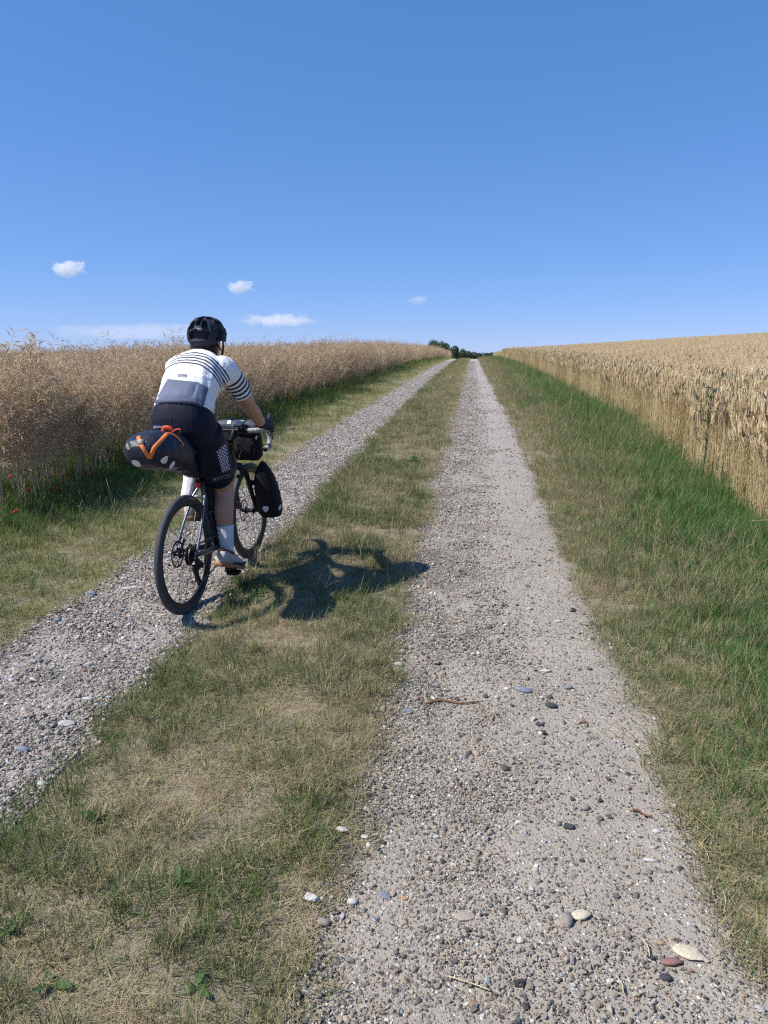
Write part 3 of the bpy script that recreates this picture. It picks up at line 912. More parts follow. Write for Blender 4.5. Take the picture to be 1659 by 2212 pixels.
def wheat_stalk(x, y, k, rz, tilt=(0.0, 0.0), z=None, s=1.0, label='ripe golden wheat stalk standing at the near edge of the wheat field', group='wheat stalks along the near field edge'):
    st, ear, lf = wheat_kinds[k]
    root = empty('wheat_stalk', (x, y, float(gz(x, y)) if z is None else z), (tilt[0], tilt[1], rz))
    root.scale = (s, s, s)
    for nm, me in (('stem', st), ('ear', ear), ('leaf', lf)):
        if me is not None:
            o = bpy.data.objects.new(nm, me); o.parent = root; COL.objects.link(o)
    return tag(root, label, 'wheat', group)
for y, x in cand:
    wheat_stalk(x, y, _r.randint(8), _r.uniform(0, 6.28), (_r.normal(0, 0.05), _r.normal(0, 0.05)), s=_r.uniform(0.92, 1.06))
# a few bent down over the verge
for px, py, rz, ln, k, lab in [(1500, 1160, 2.2, 1.25, 0, 'fallen wheat stalk lying lowest over the green verge'), (1560, 1075, 1.9, 1.35, 3, 'fallen wheat stalk leaning flat out of the wheat edge onto the verge'), (1470, 1090, 2.5, 1.3, 5, 'fallen wheat stalk lying across the grass left of the others'), (1590, 1110, 2.8, 1.15, 2, 'bent wheat stalk drooping at the foot of the standing wheat')]:
    p = unproject(px, py)
    wheat_stalk(p[0] + 0.45, p[1] + 0.1, k, rz, (0.0, -ln), z=float(gz(p[0] + 0.45, p[1])) + 0.12, label=lab, group='wheat stalks fallen over the verge')

def wheat_patch(seed, size, n, detail):
    r = np.random.RandomState(seed); out = MB(); tone = []
    for i in range(n):
        b = np.array([r.uniform(-size / 2, size / 2), r.uniform(-size / 2, size / 2), 0])
        P, t, d = wheat_stem_path(r, r.uniform(0.62, 0.93)); P = [p + b for p in P]
        if detail: v, f = tube(P, 0.0019, 3, cap=False)
        else: v, f = tube([P[0], P[3], P[5]], 0.0026, 3, cap=False)
        out.add(v, f, 1); tone += [r.uniform(0, 1)] * len(v)
        e, et = wheat_ear(r, P[-1], t, d, r.uniform(0.095, 0.13), 10 if detail else 7, detail, 1.85 if detail else 2.1)
        out.add(e.v, e.f, 0); tone += et
        if detail or i % 2 == 0:
            l, lt = wheat_leaf(r, P)
            if l.f: out.add(l.v, l.f, 1); tone += lt
    return template('wheat_patch', out, [M_EAR, M_STRAW], tone, smooth=False)
near_t = [wheat_patch(700 + i, 0.25, 26, True) for i in range(5)]
mid_t = [wheat_patch(720 + i, 0.5, 80, False) for i in range(5)]
far_t = [wheat_patch(740 + i, 1.2, 300, False) for i in range(4)]
P, R, S, I = [], [], [], []
def wheat_cells(cell, y0, y1, xmax, base, nt_, jit, seed, inset):
    r = np.random.RandomState(seed)
    ys = np.arange(y0, y1, cell)
    for y in ys:
        e = float(wheat_edge(np.array([y]))[0])
        lo = e + inset + cell / 2; hi = min(xmax(y), 70)
        if hi <= lo: continue
        x = np.arange(lo, hi, cell); x = x + r.uniform(-jit, jit, len(x)) * cell; yy = y + r.uniform(-jit, jit, len(x)) * cell
        z = gz(x, yy)
        k = in_view(x, yy, z + 0.8, 0.10, 0.5); x, yy, z = x[k], yy[k], z[k]
        n = len(x)
        if n == 0: continue
        P.append(np.stack([x, yy, z], 1)); R.append(np.stack([r.normal(0, 0.03, n), r.normal(0, 0.03, n), r.randint(0, 4, n) * 1.5708 + r.normal(0, 0.15, n)], 1))
        S.append(r.uniform(0.93, 1.05, n) + 0.05 * noise2(x, yy, 2.5, 2)); I.append(base + r.randint(0, nt_, n))
wheat_cells(0.23, 3.6, 14, lambda y: float(wheat_edge(np.array([y]))[0]) + 1.3, 0, 5, 0.3, 751, 0.06)
wheat_cells(0.46, 3.6, 14, lambda y: 0.62 * y + 5, 5, 5, 0.3, 752, 1.25)
wheat_cells(0.27, 14, 32, lambda y: float(wheat_edge(np.array([y]))[0]) + 1.0, 0, 5, 0.5, 755, 0.02)
wheat_cells(0.33, 32, 70, lambda y: float(wheat_edge(np.array([y]))[0]) + 1.4, 0, 5, 0.5, 756, 0.02)
wheat_cells(0.46, 14, 34, lambda y: 0.62 * y + 5, 5, 5, 0.4, 753, 0.8)
wheat_cells(1.1, 34, 125, lambda y: 0.62 * y + 5, 10, 4, 0.35, 754, 1.0)
o = scatter('wheat', np.concatenate(P), np.concatenate(R), np.concatenate(S), np.concatenate(I), near_t + mid_t + far_t)
tag(o, 'dense field of ripe golden wheat filling the rise beyond the edge stalks', kind='stuff')
n_w = sum(len(p) for p in P)

# ---------------------------------------------------------------- rapeseed
def rape_plant(seed, full=True):
    r = np.random.RandomState(seed)
    h = r.uniform(0.93, 1.17); stem = MB(); st = []; pod = MB(); pt = []
    yaw = r.uniform(0, 6.28); d = np.array([math.cos(yaw), math.sin(yaw), 0]); a = r.uniform(0.0, 0.12)
    P = []; p = np.zeros(3)
    for k in range(8):
        P.append(p.copy()); p = p + (d * math.sin(a) + np.array([0, 0, math.cos(a)])) * h / 7 + np.append(r.normal(0, 0.008, 2), 0); a += r.normal(0.01, 0.04)
    n = 5 if full else 3
    v, f = tube(P, np.linspace(0.0055, 0.0015, 8), n, cap=False); stem.add(v, f); st += [r.uniform(0.2, 0.9)] * len(v)
    def pods(Q, cnt, start):
        Q = np.array(Q)
        for i in range(cnt):
            tt = start + (1 - start) * (i + r.uniform(0, 1)) / cnt
            x = tt * (len(Q) - 1); j = min(int(x), len(Q) - 2); b = Q[j] + (Q[j + 1] - Q[j]) * (x - j)
            ax = Q[j + 1] - Q[j]; ax = ax / np.linalg.norm(ax)
            o = r.randn(3); o -= ax * (o @ ax); o /= np.linalg.norm(o)
            dr = ax * r.uniform(0.0, 0.8) + o * r.uniform(0.6, 1.1) + np.array([0, 0, r.uniform(-0.35, 0.5)]); dr /= np.linalg.norm(dr)
            L = r.uniform(0.045, 0.078); s = b + dr * 0.018; e = s + dr * L
            q = np.cross(dr, [0.3, 0.5, 0.8]); q /= np.linalg.norm(q); q2 = np.cross(dr, q); w = r.uniform(0.0030, 0.0046); m = s + dr * L * 0.45 - np.array([0, 0, 0.003])
            if full:
                vv = [b, s, m + q * w, m + q2 * w, m - q * w, m - q2 * w, e]
                ff = [(1, 2, 3), (1, 3, 4), (1, 4, 5), (1, 5, 2), (6, 3, 2), (6, 4, 3), (6, 5, 4), (6, 2, 5), (0, 2, 4)]
            else:
                w *= 1.25
                vv = [b, m + q * w, m + q2 * w, m - (q + q2) * w * 0.7, e]; ff = [(0, 1, 2), (0, 2, 3), (0, 3, 1), (4, 2, 1), (4, 3, 2), (4, 1, 3)]
            pod.add(vv, ff); pt.extend([r.uniform(0, 1)] * len(vv))
    pods(P[4:] if full else P[3:], 26 if full else 18, 0.1)
    nb = r.randint(10, 14)
    for k in range(nb):
        i = (2 if full else 1) + (k * (5 if full else 6)) // nb; b = P[i] + (P[i + 1] - P[i]) * r.uniform(0, 1)
        ya = r.uniform(0, 6.28); dd = np.array([math.cos(ya), math.sin(ya), 0]); a = r.uniform(0.5, 1.15); L = r.uniform(0.30, 0.60) * (1.15 - 0.08 * i)
        Q = [b]; q = b.copy()
        for j in range(4):
            q = q + (dd * math.sin(a) + np.array([0, 0, math.cos(a)])) * L / 4; a = max(0.15, a - r.uniform(-0.15, 0.25)); Q.append(q.copy())
        v, f = tube(Q, np.linspace(0.0024, 0.0010, 5), 3, cap=False); stem.add(v, f); st += [r.uniform(0, 1)] * len(v)
        pods(Q, r.randint(17, 25) if full else 14, 0.2)
    return stem, st, pod, pt
rape_kinds = []
for i in range(6):
    stem, st, pod, pt = rape_plant(800 + i)
    a = stem.mesh('stem'); set_tone(a, st); a.materials.append(M_RSTEM)
    b_ = pod.mesh('seed_pods', False); set_tone(b_, pt); b_.materials.append(M_POD)
    rape_kinds.append((a, b_))
_r = np.random.RandomState(850); cand = []
for k in range(5000):
    y = 4.4 + 9 * _r.uniform() ** 1.2; x = float(rape_edge(np.array([y]))[0]) - abs(_r.normal(0, 0.22))
    u, vv, dpt = project(x, y, gz(x, y) + 0.9)
    if -0.02 < u < 0.5: cand.append((y, x))
_r.shuffle(cand); cand = sorted(cand[:150])
for y, x in cand:
    a, b_ = rape_kinds[_r.randint(6)]
    root = empty('rapeseed_plant', (x, y, float(gz(x, y))), (_r.normal(0, 0.10), _r.normal(0.05, 0.11), _r.uniform(0, 6.28)))
    s = _r.uniform(0.85, 1.12); root.scale = (s, s, s)
    for nm, me in (('stem', a), ('seed_pods', b_)):
        o = bpy.data.objects.new(nm, me); o.parent = root; COL.objects.link(o)
        if nm == 'seed_pods': o['kind'] = 'stuff'
    tag(root, 'dry brown rapeseed plant standing at the near edge of the rapeseed field', 'rapeseed', 'rapeseed plants along the near field edge')

for px, py, s_, k, lab in [(35, 1100, 1.30, 0, 'tallest rapeseed plant reaching into the sky at the left edge'), (70, 1085, 1.34, 2, 'very tall rapeseed plant right of the tallest one at the left edge'), (128, 1075, 1.26, 4, 'tall rapeseed plant standing out between the left edge and the rider'), (8, 1115, 1.2, 1, 'tall rapeseed plant cut by the left edge of the picture')]:
    p = unproject(px, py); x, y = p[0] - 0.15, p[1]
    root = empty('rapeseed_plant', (x, y, float(gz(x, y))), (0.03, -0.03, k * 1.3)); root.scale = (s_, s_, s_)
    for nm, me in zip(('stem', 'seed_pods'), rape_kinds[k]):
        o = bpy.data.objects.new(nm, me); o.parent = root; COL.objects.link(o)
        if nm == 'seed_pods': o['kind'] = 'stuff'
    tag(root, lab, 'rapeseed', 'tall rapeseed plants at the left edge')

def rape_patch(seed, size, n, full):
    r = np.random.RandomState(seed); out = MB(); tone = []
    for i in range(n):
        stem, st, pod, pt = rape_plant(seed * 50 + i, full)
        b = np.array([r.uniform(-size / 2, size / 2), r.uniform(-size / 2, size / 2), 0]); s = r.uniform(0.85, 1.12); lx, ly = r.normal(0, 0.10, 2)
        tf = lambda V: [np.array([p[0] * s + p[2] * lx, p[1] * s + p[2] * ly, p[2] * s]) + b for p in V]
        out.add(tf(stem.v), stem.f, 1); tone += st
        out.add(tf(pod.v), pod.f, 0); tone += pt
    return template('rape_patch', out, [M_POD, M_RSTEM], tone, smooth=False)
rn = [rape_patch(20 + i, 0.44, 3, True) for i in range(8)]
rf = [rape_patch(40 + i, 1.0, 13, False) for i in range(4)]
P, R, S, I = [], [], [], []
def rape_cells(cell, y0, y1, xmin, base, nt_, jit, seed, inset):
    r = np.random.RandomState(seed)
    for y in np.arange(y0, y1, cell):
        hi = float(rape_edge(np.array([y]))[0]) - inset - cell / 2; lo = xmin(y)
        if hi <= lo: continue
        x = np.arange(hi, lo, -cell); x = x + r.uniform(-jit, jit, len(x)) * cell; yy = y + r.uniform(-jit, jit, len(x)) * cell
        z = gz(x, yy); k = in_view(x, yy, z + 1.0, 0.10, 0.6); x, yy, z = x[k], yy[k], z[k]; n = len(x)
        if n == 0: continue
        P.append(np.stack([x, yy, z], 1)); R.append(np.stack([r.normal(0, 0.06, n), r.normal(0, 0.06, n), r.uniform(0, 6.28, n)], 1))
        S.append(r.uniform(0.9, 1.08, n) + 0.10 * noise2(x, yy, 3.0, 2)); I.append(base + r.randint(0, nt_, n))
rape_cells(0.40, 3.2, 15, lambda y: float(rape_edge(np.array([y]))[0]) - 2.2, 0, 8, 0.4, 861, 0.12)
rape_cells(0.9, 3.2, 15, lambda y: -1.0 * y - 9, 8, 4, 0.35, 862, 2.0)
rape_cells(0.45, 15, 40, lambda y: float(rape_edge(np.array([y]))[0]) - 1.2, 0, 8, 0.4, 863, -0.1)
rape_cells(0.95, 15, 120, lambda y: -0.85 * y - 8, 8, 4, 0.35, 864, 0.0)
o = scatter('rapeseed', np.concatenate(P), np.concatenate(R), np.concatenate(S), np.concatenate(I), rn + rf)
tag(o, 'tangled mass of dry brown rapeseed filling the field behind the edge plants', kind='stuff')
print('wheat', n_w, 'rape', sum(len(p) for p in P))

# ---------------------------------------------------------------- trees beyond the crest, clouds
def leaf_material(name, a, b_):
    m, nt, b = nmat(name)
    nz = noise_tex(nt, 0.5, 3); c = mixc(nt, nz, a, b_)
    nt.links.new(c, b.inputs['Base Color']); b.inputs['Roughness'].default_value = 0.6; b.inputs['Specular IOR Level'].default_value = 0.3
    tr = nd(nt, 'ShaderNodeBsdfTranslucent'); nt.links.new(c, tr.inputs['Color'])
    mx = nd(nt, 'ShaderNodeMixShader'); mx.inputs[0].default_value = 0.2
    nt.links.new(b.outputs[0], mx.inputs[1]); nt.links.new(tr.outputs[0], mx.inputs[2])
    nt.links.new(mx.outputs[0], nt.nodes['Material Output'].inputs['Surface'])
    return m
M_LEAF = leaf_material('tree_leaves', (0.030, 0.062, 0.022), (0.055, 0.095, 0.030))
M_LEAF2 = leaf_material('far_leaves', (0.034, 0.060, 0.036), (0.050, 0.082, 0.045))
M_BARK = simple('bark', (0.10, 0.08, 0.06), 0.9, bmp=0.5, bs=8, bd=0.05)
def crown_faces(r, c, rad, n, size):
    """leaf clumps spread through lobes of a crown"""
    lobes = [(np.array(c) + r.uniform(-0.55, 0.55, 3) * rad, rad * r.uniform(0.4, 0.62)) for _ in range(9)]
    v, f = [], []
    for i in range(n):
        lc, lr = lobes[r.randint(len(lobes))]
        d = r.randn(3); d /= np.linalg.norm(d)
        p = lc + d * lr * (0.72 + 0.28 * r.uniform() ** 0.4)
        q = np.cross(d, r.randn(3)); q /= np.linalg.norm(q); w = np.cross(d, q) * 0.7 + d * r.normal(0, 0.4)
        s = size * r.uniform(0.6, 1.4); b = len(v)
        v += [p - q * s, p - w * s * 0.6, p + q * s, p + w * s * 0.6]; f.append((b, b + 1, b + 2, b + 3))
    return v, f
def tree(x, y, h, w, seed, label, mat=None):
    r = np.random.RandomState(seed); z = float(gz(x, y))
    root = empty('tree', (x, y, z))
    t = MB(); t.add(*tube([(0, 0, 0), (0.1, 0, h * 0.25), (0.05, 0.1, h * 0.5), (0, 0, h * 0.8)], [0.22, 0.18, 0.13, 0.05], 8))
    for k in range(5):
        a = r.uniform(0, 6.28); b = np.array([0.05, 0.05, h * r.uniform(0.3, 0.55)]); t.add(*tube([b, b + [math.cos(a) * w * 0.25, math.sin(a) * w * 0.25, h * 0.12], b + [math.cos(a) * w * 0.4, math.sin(a) * w * 0.4, h * 0.28]], [0.09, 0.06, 0.02], 6))
    t.build('trunk', M_BARK, root)
    c = MB(); c.add(*crown_faces(r, (0, 0, h * 0.56), np.array([w * 0.55, w * 0.55, h * 0.48]).max() * np.array([w * 0.55, w * 0.55, h * 0.46]) / max(w * 0.55, h * 0.46), 3600, 0.20))
    c.build('crown', mat or M_LEAF, root, smooth=False)
    tag(root, label, 'tree', 'trees beyond the crest of the track')
TREES = [(-9.9, 203, 7.0, 5.0, 'tallest dark round tree above the far end of the rapeseed'), (-8.2, 214, 6.8, 4.8, 'dark tree just right of the tallest one beyond the crest'), (-6.3, 224, 6.1, 4.6, 'third dark tree from the rapeseed in the descending row beyond the crest'),
         (-4.3, 232, 5.2, 4.2, 'fourth dark tree in the row sinking towards the track beyond the crest'), (-2.6, 240, 4.4, 3.8, 'low dark tree at the foot of the row where the pale track ends'), (-11.8, 206, 6.2, 4.6, 'dark tree half hidden behind the rapeseed left of the tallest one'), (-2.2, 262, 5.2, 4.2, 'dark bushy tree above the middle grass strip at the crest')]
for i, (x, y, h, w, lab) in enumerate(TREES):
    tree(x, y, h, w, 900 + i, lab)
_r = np.random.RandomState(930)
m = MB()
for k in range(95):
    if k < 75: x = -60 + 150 * _r.uniform(); y = 560 + _r.normal(0, 18)
    else: x = _r.uniform(-330, -120); y = 520 + _r.normal(0, 30)
    h = _r.uniform(5.0, 6.8)
    m.add(*crown_faces(_r, (x, y, float(gz(x, y)) + h * 0.55), np.array([4.5, 4.5, h * 0.5]), 330, 0.7))
tag(m.build('woodland', M_LEAF2, None, smooth=False), 'distant dark woodland closing the view beyond the fields', kind='stuff')

def cloud_material(name, dens, seed, thr, scale, soft=0.22):
    m = bpy.data.materials.new(name); m.use_nodes = True; nt = m.node_tree; nt.nodes.clear()
    out = nt.nodes.new('ShaderNodeOutputMaterial'); pv = nt.nodes.new('ShaderNodeVolumePrincipled')
    pv.inputs['Color'].default_value = (0.99, 0.99, 1.0, 1); pv.inputs['Anisotropy'].default_value = 0.2
    tc = nt.nodes.new('ShaderNodeTexCoord'); n = nt.nodes.new('ShaderNodeTexNoise'); n.inputs['Scale'].default_value = scale; n.inputs['Detail'].default_value = 5; n.inputs['Roughness'].default_value = 0.6
    mp = nt.nodes.new('ShaderNodeMapping'); mp.inputs['Location'].default_value = (seed, seed * 0.7, 0)
    nt.links.new(tc.outputs['Object'], mp.inputs['Vector']); nt.links.new(mp.outputs[0], n.inputs['Vector'])
    # generated coordinates run 0..1 in the box: a flat-bottomed heap that fades to the sides
    sp = nt.nodes.new('ShaderNodeSeparateXYZ'); nt.links.new(tc.outputs['Generated'], sp.inputs[0])
    dx = math_(nt, 'POWER', math_(nt, 'ABSOLUTE', math_(nt, 'MULTIPLY', math_(nt, 'SUBTRACT', sp.outputs[0], 0.5), 2.0)), 2.0)
    dy = math_(nt, 'POWER', math_(nt, 'ABSOLUTE', math_(nt, 'MULTIPLY', math_(nt, 'SUBTRACT', sp.outputs[1], 0.5), 2.0)), 2.0)
    dz = math_(nt, 'POWER', math_(nt, 'ABSOLUTE', math_(nt, 'MULTIPLY', math_(nt, 'SUBTRACT', sp.outputs[2], 0.38), 1.75)), 2.0)
    rr = math_(nt, 'SUBTRACT', 1.0, math_(nt, 'SQRT', math_(nt, 'ADD', math_(nt, 'ADD', dx, dy), dz)))
    v = math_(nt, 'ADD', rr, math_(nt, 'MULTIPLY', math_(nt, 'SUBTRACT', n.outputs['Fac'], 0.5), 1.9))
    q = nt.nodes.new('ShaderNodeMapRange'); q.inputs['From Min'].default_value = thr; q.inputs['From Max'].default_value = thr + soft; q.inputs['To Max'].default_value = dens
    edge = math_(nt, 'MULTIPLY', rr, 6.0, clamp=True)
    nt.links.new(v, q.inputs['Value'])
    nt.links.new(math_(nt, 'MULTIPLY', q.outputs[0], edge), pv.inputs['Density'])
    nt.links.new(pv.outputs[0], out.inputs['Volume'])
    return m
def cloud(px, py, w, h, dist, dens, seed, thr, label, scale):
    c, s = math.cos(VIEW_YAW), math.sin(VIEW_YAW)
    a, b_ = (px - 829.5) / 1500, (py - 1106) / 1500
    X, Y, Z = a, math.cos(VIEW_PITCH) - b_ * math.sin(VIEW_PITCH), -math.sin(VIEW_PITCH) - b_ * math.cos(VIEW_PITCH)
    d = Vector((c * X - s * Y, s * X + c * Y, Z)).normalized()
    W, H = w / 1500 * dist, h / 1500 * dist
    mb = MB(); mb.add(*box((0, 0, 0), (W, W * 0.6, H)))
    o = mb.build('cloud', cloud_material('cloud_%d' % seed, dens, seed, thr, scale / W), None, smooth=False)
    o.location = Vector((0, 0, CAM_Z)) + d * dist
    o.rotation_euler = (0, 0, math.atan2(d.y, d.x) - math.pi / 2)
    tag(o, label, 'cloud', 'small clouds low in the sky')
cloud(146, 573, 92, 44, 3000, 0.035, 3, 0.46, 'small white puffy cloud highest on the left of the sky', 5)
cloud(518, 614, 82, 40, 3200, 0.028, 5, 0.46, 'small white puffy cloud in the middle of the three puffs', 5)
cloud(904, 645, 64, 22, 3400, 0.010, 8, 0.40, 'faint small cloud above the far trees', 5)
cloud(600, 688, 230, 34, 3600, 0.009, 12, 0.40, 'long low bank of little white clouds right of the helmet', 12)
cloud(310, 713, 400, 36, 3700, 0.0012, 15, 0.15, 'thin pale streak of cloud left of the helmet above the rapeseed', 7)
# ================================================================== the bicycle (built in its own frame: x right, y forward, z up)
BX, BY = -1.632, 3.728
BIKE_LOC = (BX, BY, float(gz(BX, BY)) + 0.009)
BIKE_ROT = (math.radians(1.5), 0, math.radians(-2.6))
BIKE_M = Matrix.Translation(BIKE_LOC) @ Euler(BIKE_ROT).to_matrix().to_4x4()

M_FRAME = simple('frame_paint', (0.035, 0.040, 0.050), 0.28, 0.3, var=0.1, vs=30)
M_STAY = simple('stay_paint', (0.15, 0.17, 0.21), 0.25, 0.6, var=0.1, vs=30)
M_BLACK = simple('black_metal', (0.018, 0.018, 0.02), 0.35, 0.5, var=0.2, vs=60)
M_STEEL = simple('steel', (0.32, 0.32, 0.33), 0.3, 1.0, var=0.15, vs=60)
M_SPOKE = simple('spoke_steel', (0.10, 0.10, 0.105), 0.3, 0.9, var=0.1)
M_RUBBER = simple('tyre_rubber', (0.040, 0.041, 0.045), 0.75, 0, var=0.2, vs=30, bmp=0.4, bs=300, bd=0.002)
M_RIM = simple('rim_black', (0.022, 0.022, 0.024), 0.38, 0.2, var=0.15)
M_TAPE = simple('bar_tape', (0.36, 0.36, 0.37), 0.7, 0, var=0.2, vs=90, bmp=0.5, bs=200, bd=0.002)
M_CHAIN = simple('chain_steel', (0.12, 0.115, 0.11), 0.4, 0.9, var=0.3, vs=90)
M_RED = simple('red_lens', (0.45, 0.02, 0.02), 0.2, 0, var=0.1)
M_LOGO = simple('tyre_print', (0.62, 0.16, 0.06), 0.7)
M_WHITE = simple('white_print', (0.75, 0.75, 0.76), 0.6)

bike = empty('bicycle', BIKE_LOC, BIKE_ROT)
tag(bike, 'dark grey touring bicycle with drop handlebars ridden on the pale gravel track', 'bicycle')
WR, TW = 0.349, 0.0205

def torus(R, prof, n=120):
    """profile (radial offset, axial) swept round the x axis"""
    v, f = [], []; m = len(prof)
    for i in range(n):
        a = 2 * math.pi * i / n
        for dr, ax in prof:
            v.append((ax, (R + dr) * math.cos(a), (R + dr) * math.sin(a)))
    for i in range(n):
        for k in range(m):
            f.append((i * m + k, i * m + (k + 1) % m, ((i + 1) % n) * m + (k + 1) % m, ((i + 1) % n) * m + k))
    return v, f

def make_wheel(y, x_rotor, cassette):
    w = empty('wheel', (0, y, WR), (0.23, 0, 0), bike)
    prof = [(TW * math.sin(a), TW * math.cos(a)) for a in np.linspace(0, 2 * math.pi, 17)[:-1]]
    v, f = torus(WR - TW, prof, 180)
    v = [list(p) for p in v]
    for i in range(180):                    # shoulder blocks
        for k in (2, 3, 5, 6):
            if (i + (k > 4)) % 2 == 0:
                p = v[i * 16 + k]; a = 2 * math.pi * i / 180
                p[0] += 0.0012 * (1 if k < 4 else -1); p[1] += 0.0022 * math.cos(a); p[2] += 0.0022 * math.sin(a)
    MB().add(v, f).build('tyre', M_RUBBER, w)
    rim = [(0.0, 0.013), (0.0, -0.013), (-0.014, -0.0125), (-0.028, -0.005), (-0.028, 0.005), (-0.014, 0.0125)]
    ro = MB().add(*torus(WR - 2 * TW + 0.002, rim, 120)).build('rim', M_RIM, w, sharp=30)
    hub = MB(); hub.add(*tube([(-0.062, 0, 0), (-0.05, 0, 0), (-0.032, 0, 0), (-0.03, 0, 0), (-0.02, 0, 0), (0.02, 0, 0), (0.03, 0, 0), (0.032, 0, 0), (0.05, 0, 0), (0.062, 0, 0)], [0.009, 0.012, 0.014, 0.028, 0.015, 0.015, 0.028, 0.014, 0.012, 0.009], 18))
    hub.build('hub', M_BLACK, w, sharp=30)
    sp = MB(); sp.add(*tube([(0, 0, 0), (0, 0, 1)], 0.0011, 5, cap=False)); sm = sp.mesh('spoke'); sm.materials.append(M_SPOKE)
    for i in range(28):
        a = 2 * math.pi * i / 28; side = 1 if i % 2 else -1
        b = a + (0.42 if (i // 2) % 2 else -0.42) * 1.6
        p0 = Vector((side * 0.03, 0.026 * math.cos(b), 0.026 * math.sin(b))); r1 = WR - 2 * TW - 0.024
        p1 = Vector((side * 0.002, r1 * math.cos(a), r1 * math.sin(a)))
        o = bpy.data.objects.new('spoke', sm); o.parent = w; COL.objects.link(o)
        d = p1 - p0; o.location = p0; o.rotation_euler = d.to_track_quat('Z', 'Y').to_euler(); o.scale = (1, 1, d.length)
    rt = MB(); R = 0.08
    v, f = torus(R, [(0, 0.001), (0, -0.001), (-0.013, -0.001), (-0.013, 0.001)], 60); rt.add(v, f)
    for k in range(6):
        a = k * math.pi / 3
        rt.add(*tube([(0, 0.02 * math.cos(a), 0.02 * math.sin(a)), (0, 0.07 * math.cos(a + 0.35), 0.07 * math.sin(a + 0.35))], 0.003, 6))
    o = rt.build('disc_rotor', M_STEEL if not cassette else M_BLACK, w, sharp=30); o.location = (x_rotor, 0, 0)
    if cassette:
        c = MB()
        for k in range(9):
            R = 0.062 - 0.0048 * k; x = 0.026 + 0.0042 * k
            v, f = [], []; n = 48
            for s in (-0.0009, 0.0009):
                for i in range(n):
                    rr = R + (0.0022 if i % 2 else -0.0012); a = 2 * math.pi * i / n; v.append((x + s, rr * math.cos(a), rr * math.sin(a)))
            f = [tuple(range(n)), tuple(range(2 * n - 1, n - 1, -1))] + [(i, (i + 1) % n, n + (i + 1) % n, n + i) for i in range(n)]
            c.add(v, f)
        c.build('cassette', M_CHAIN, w, smooth=False)
    # coloured print on the tyre wall
    d = MB(); n = 10; v, f = [], []
    for i in range(n + 1):
        a = math.radians(52 + 14 * i / n)
        for rr in (WR - 0.026, WR - 0.012):
            ax = math.sqrt(max(0, TW ** 2 - (rr - (WR - TW)) ** 2)) + 0.0006
            v.append((ax, rr * math.cos(a), rr * math.sin(a)))
    for i in range(n): f.append((2 * i, 2 * i + 1, 2 * i + 3, 2 * i + 2))
    d.add(v, f).build('tyre_print', M_LOGO, w)
    return w
WB = 1.062
wheel_r = make_wheel(0.0, -0.048, True)
wheel_f = make_wheel(WB, -0.046, False)

BB = np.array([0, 0.43, 0.275]); SEAT_C = np.array([0, 0.292, 0.70]); HEAD_T = np.array([0, 0.782, 0.845]); HEAD_B = np.array([0, 0.822, 0.71])
fr = MB()
fr.add(*tube([BB, SEAT_C + (SEAT_C - BB) * 0.06], [0.018, 0.0165], 14))
fr.add(*tube(smooth_path([SEAT_C + [0, 0.0, -0.015], (0, 0.52, 0.755), HEAD_T + [0, 0.0, -0.03]], 5), [0.0165] * 11, 14))
fr.add(*tube([BB, HEAD_B + [0, 0, 0.03]], [0.023, 0.022], 16))
fr.add(*tube([HEAD_T, HEAD_B], [0.021, 0.024], 16))
fr.add(*tube([BB + [-0.038, 0, 0], BB + [0.038, 0, 0]], 0.024, 18))
fr.build('frame', M_FRAME, bike, sharp=40)
for s in (-1, 1):
    m = MB(); m.add(*tube(smooth_path([(s * 0.066, 0.008, 0.352), (s * 0.060, 0.10, 0.47), (s * 0.046, 0.19, 0.585), (s * 0.034, 0.245, 0.655), (s * 0.012, 0.287, 0.700)], 6), np.concatenate([np.linspace(0.0085, 0.0075, 20), np.linspace(0.0075, 0.009, 5)]), 12))
    m.add(*box((s * 0.068, 0.0, 0.349), (0.006, 0.034, 0.042)))
    m.build('seat_stay', M_STAY, bike, sharp=40)
    m = MB(); m.add(*tube(smooth_path([(s * 0.067, 0.012, 0.346), (s * 0.062, 0.15, 0.325), (s * 0.045, 0.30, 0.298), (s * 0.028, 0.40, 0.279)], 5), np.linspace(0.011, 0.016, 16), 12, flat=1.25))
    m.build('chain_stay', M_FRAME, bike, sharp=40)
MB().add(*tube(smooth_path([(-0.0375, 0.222, 0.63), (-0.02, 0.222, 0.645), (0.02, 0.222, 0.645), (0.0375, 0.222, 0.63)], 4), 0.007, 10)).build('stay_bridge', M_STAY, bike)
ax = (SEAT_C - BB) / np.linalg.norm(SEAT_C - BB); POST_T = SEAT_C + ax * 0.225
MB().add(*tube([SEAT_C, POST_T], 0.0136, 14)).build('seat_post', M_BLACK, bike)
MB().add(*tube([SEAT_C + ax * 0.012, SEAT_C + ax * 0.034], 0.021, 16)).build('seat_clamp', M_BLACK, bike, sharp=30)
sd = []
for yy, hw, zt, th in [(0.10, 0.02, 0.962, 0.015), (0.115, 0.06, 0.967, 0.024), (0.15, 0.072, 0.965, 0.026), (0.20, 0.062, 0.958, 0.026), (0.26, 0.035, 0.954, 0.024), (0.32, 0.022, 0.953, 0.022), (0.37, 0.018, 0.950, 0.018), (0.385, 0.008, 0.946, 0.010)]:
    sd.append(((-0.004, yy, zt - th), (1, 0, 0), (0, 0, 1), hw, th, 2.6))
sad = MB().add(*loft(sd, 24)).build('saddle', simple('saddle_cover', (0.02, 0.02, 0.022), 0.5, bmp=0.2, bs=200), bike)
MB().add(*tube([(-0.022, 0.13, 0.935), (-0.022, 0.19, 0.915), (-0.022, 0.27, 0.915), (-0.012, 0.36, 0.935)], 0.0035, 8)).build('rail', M_STEEL, sad)
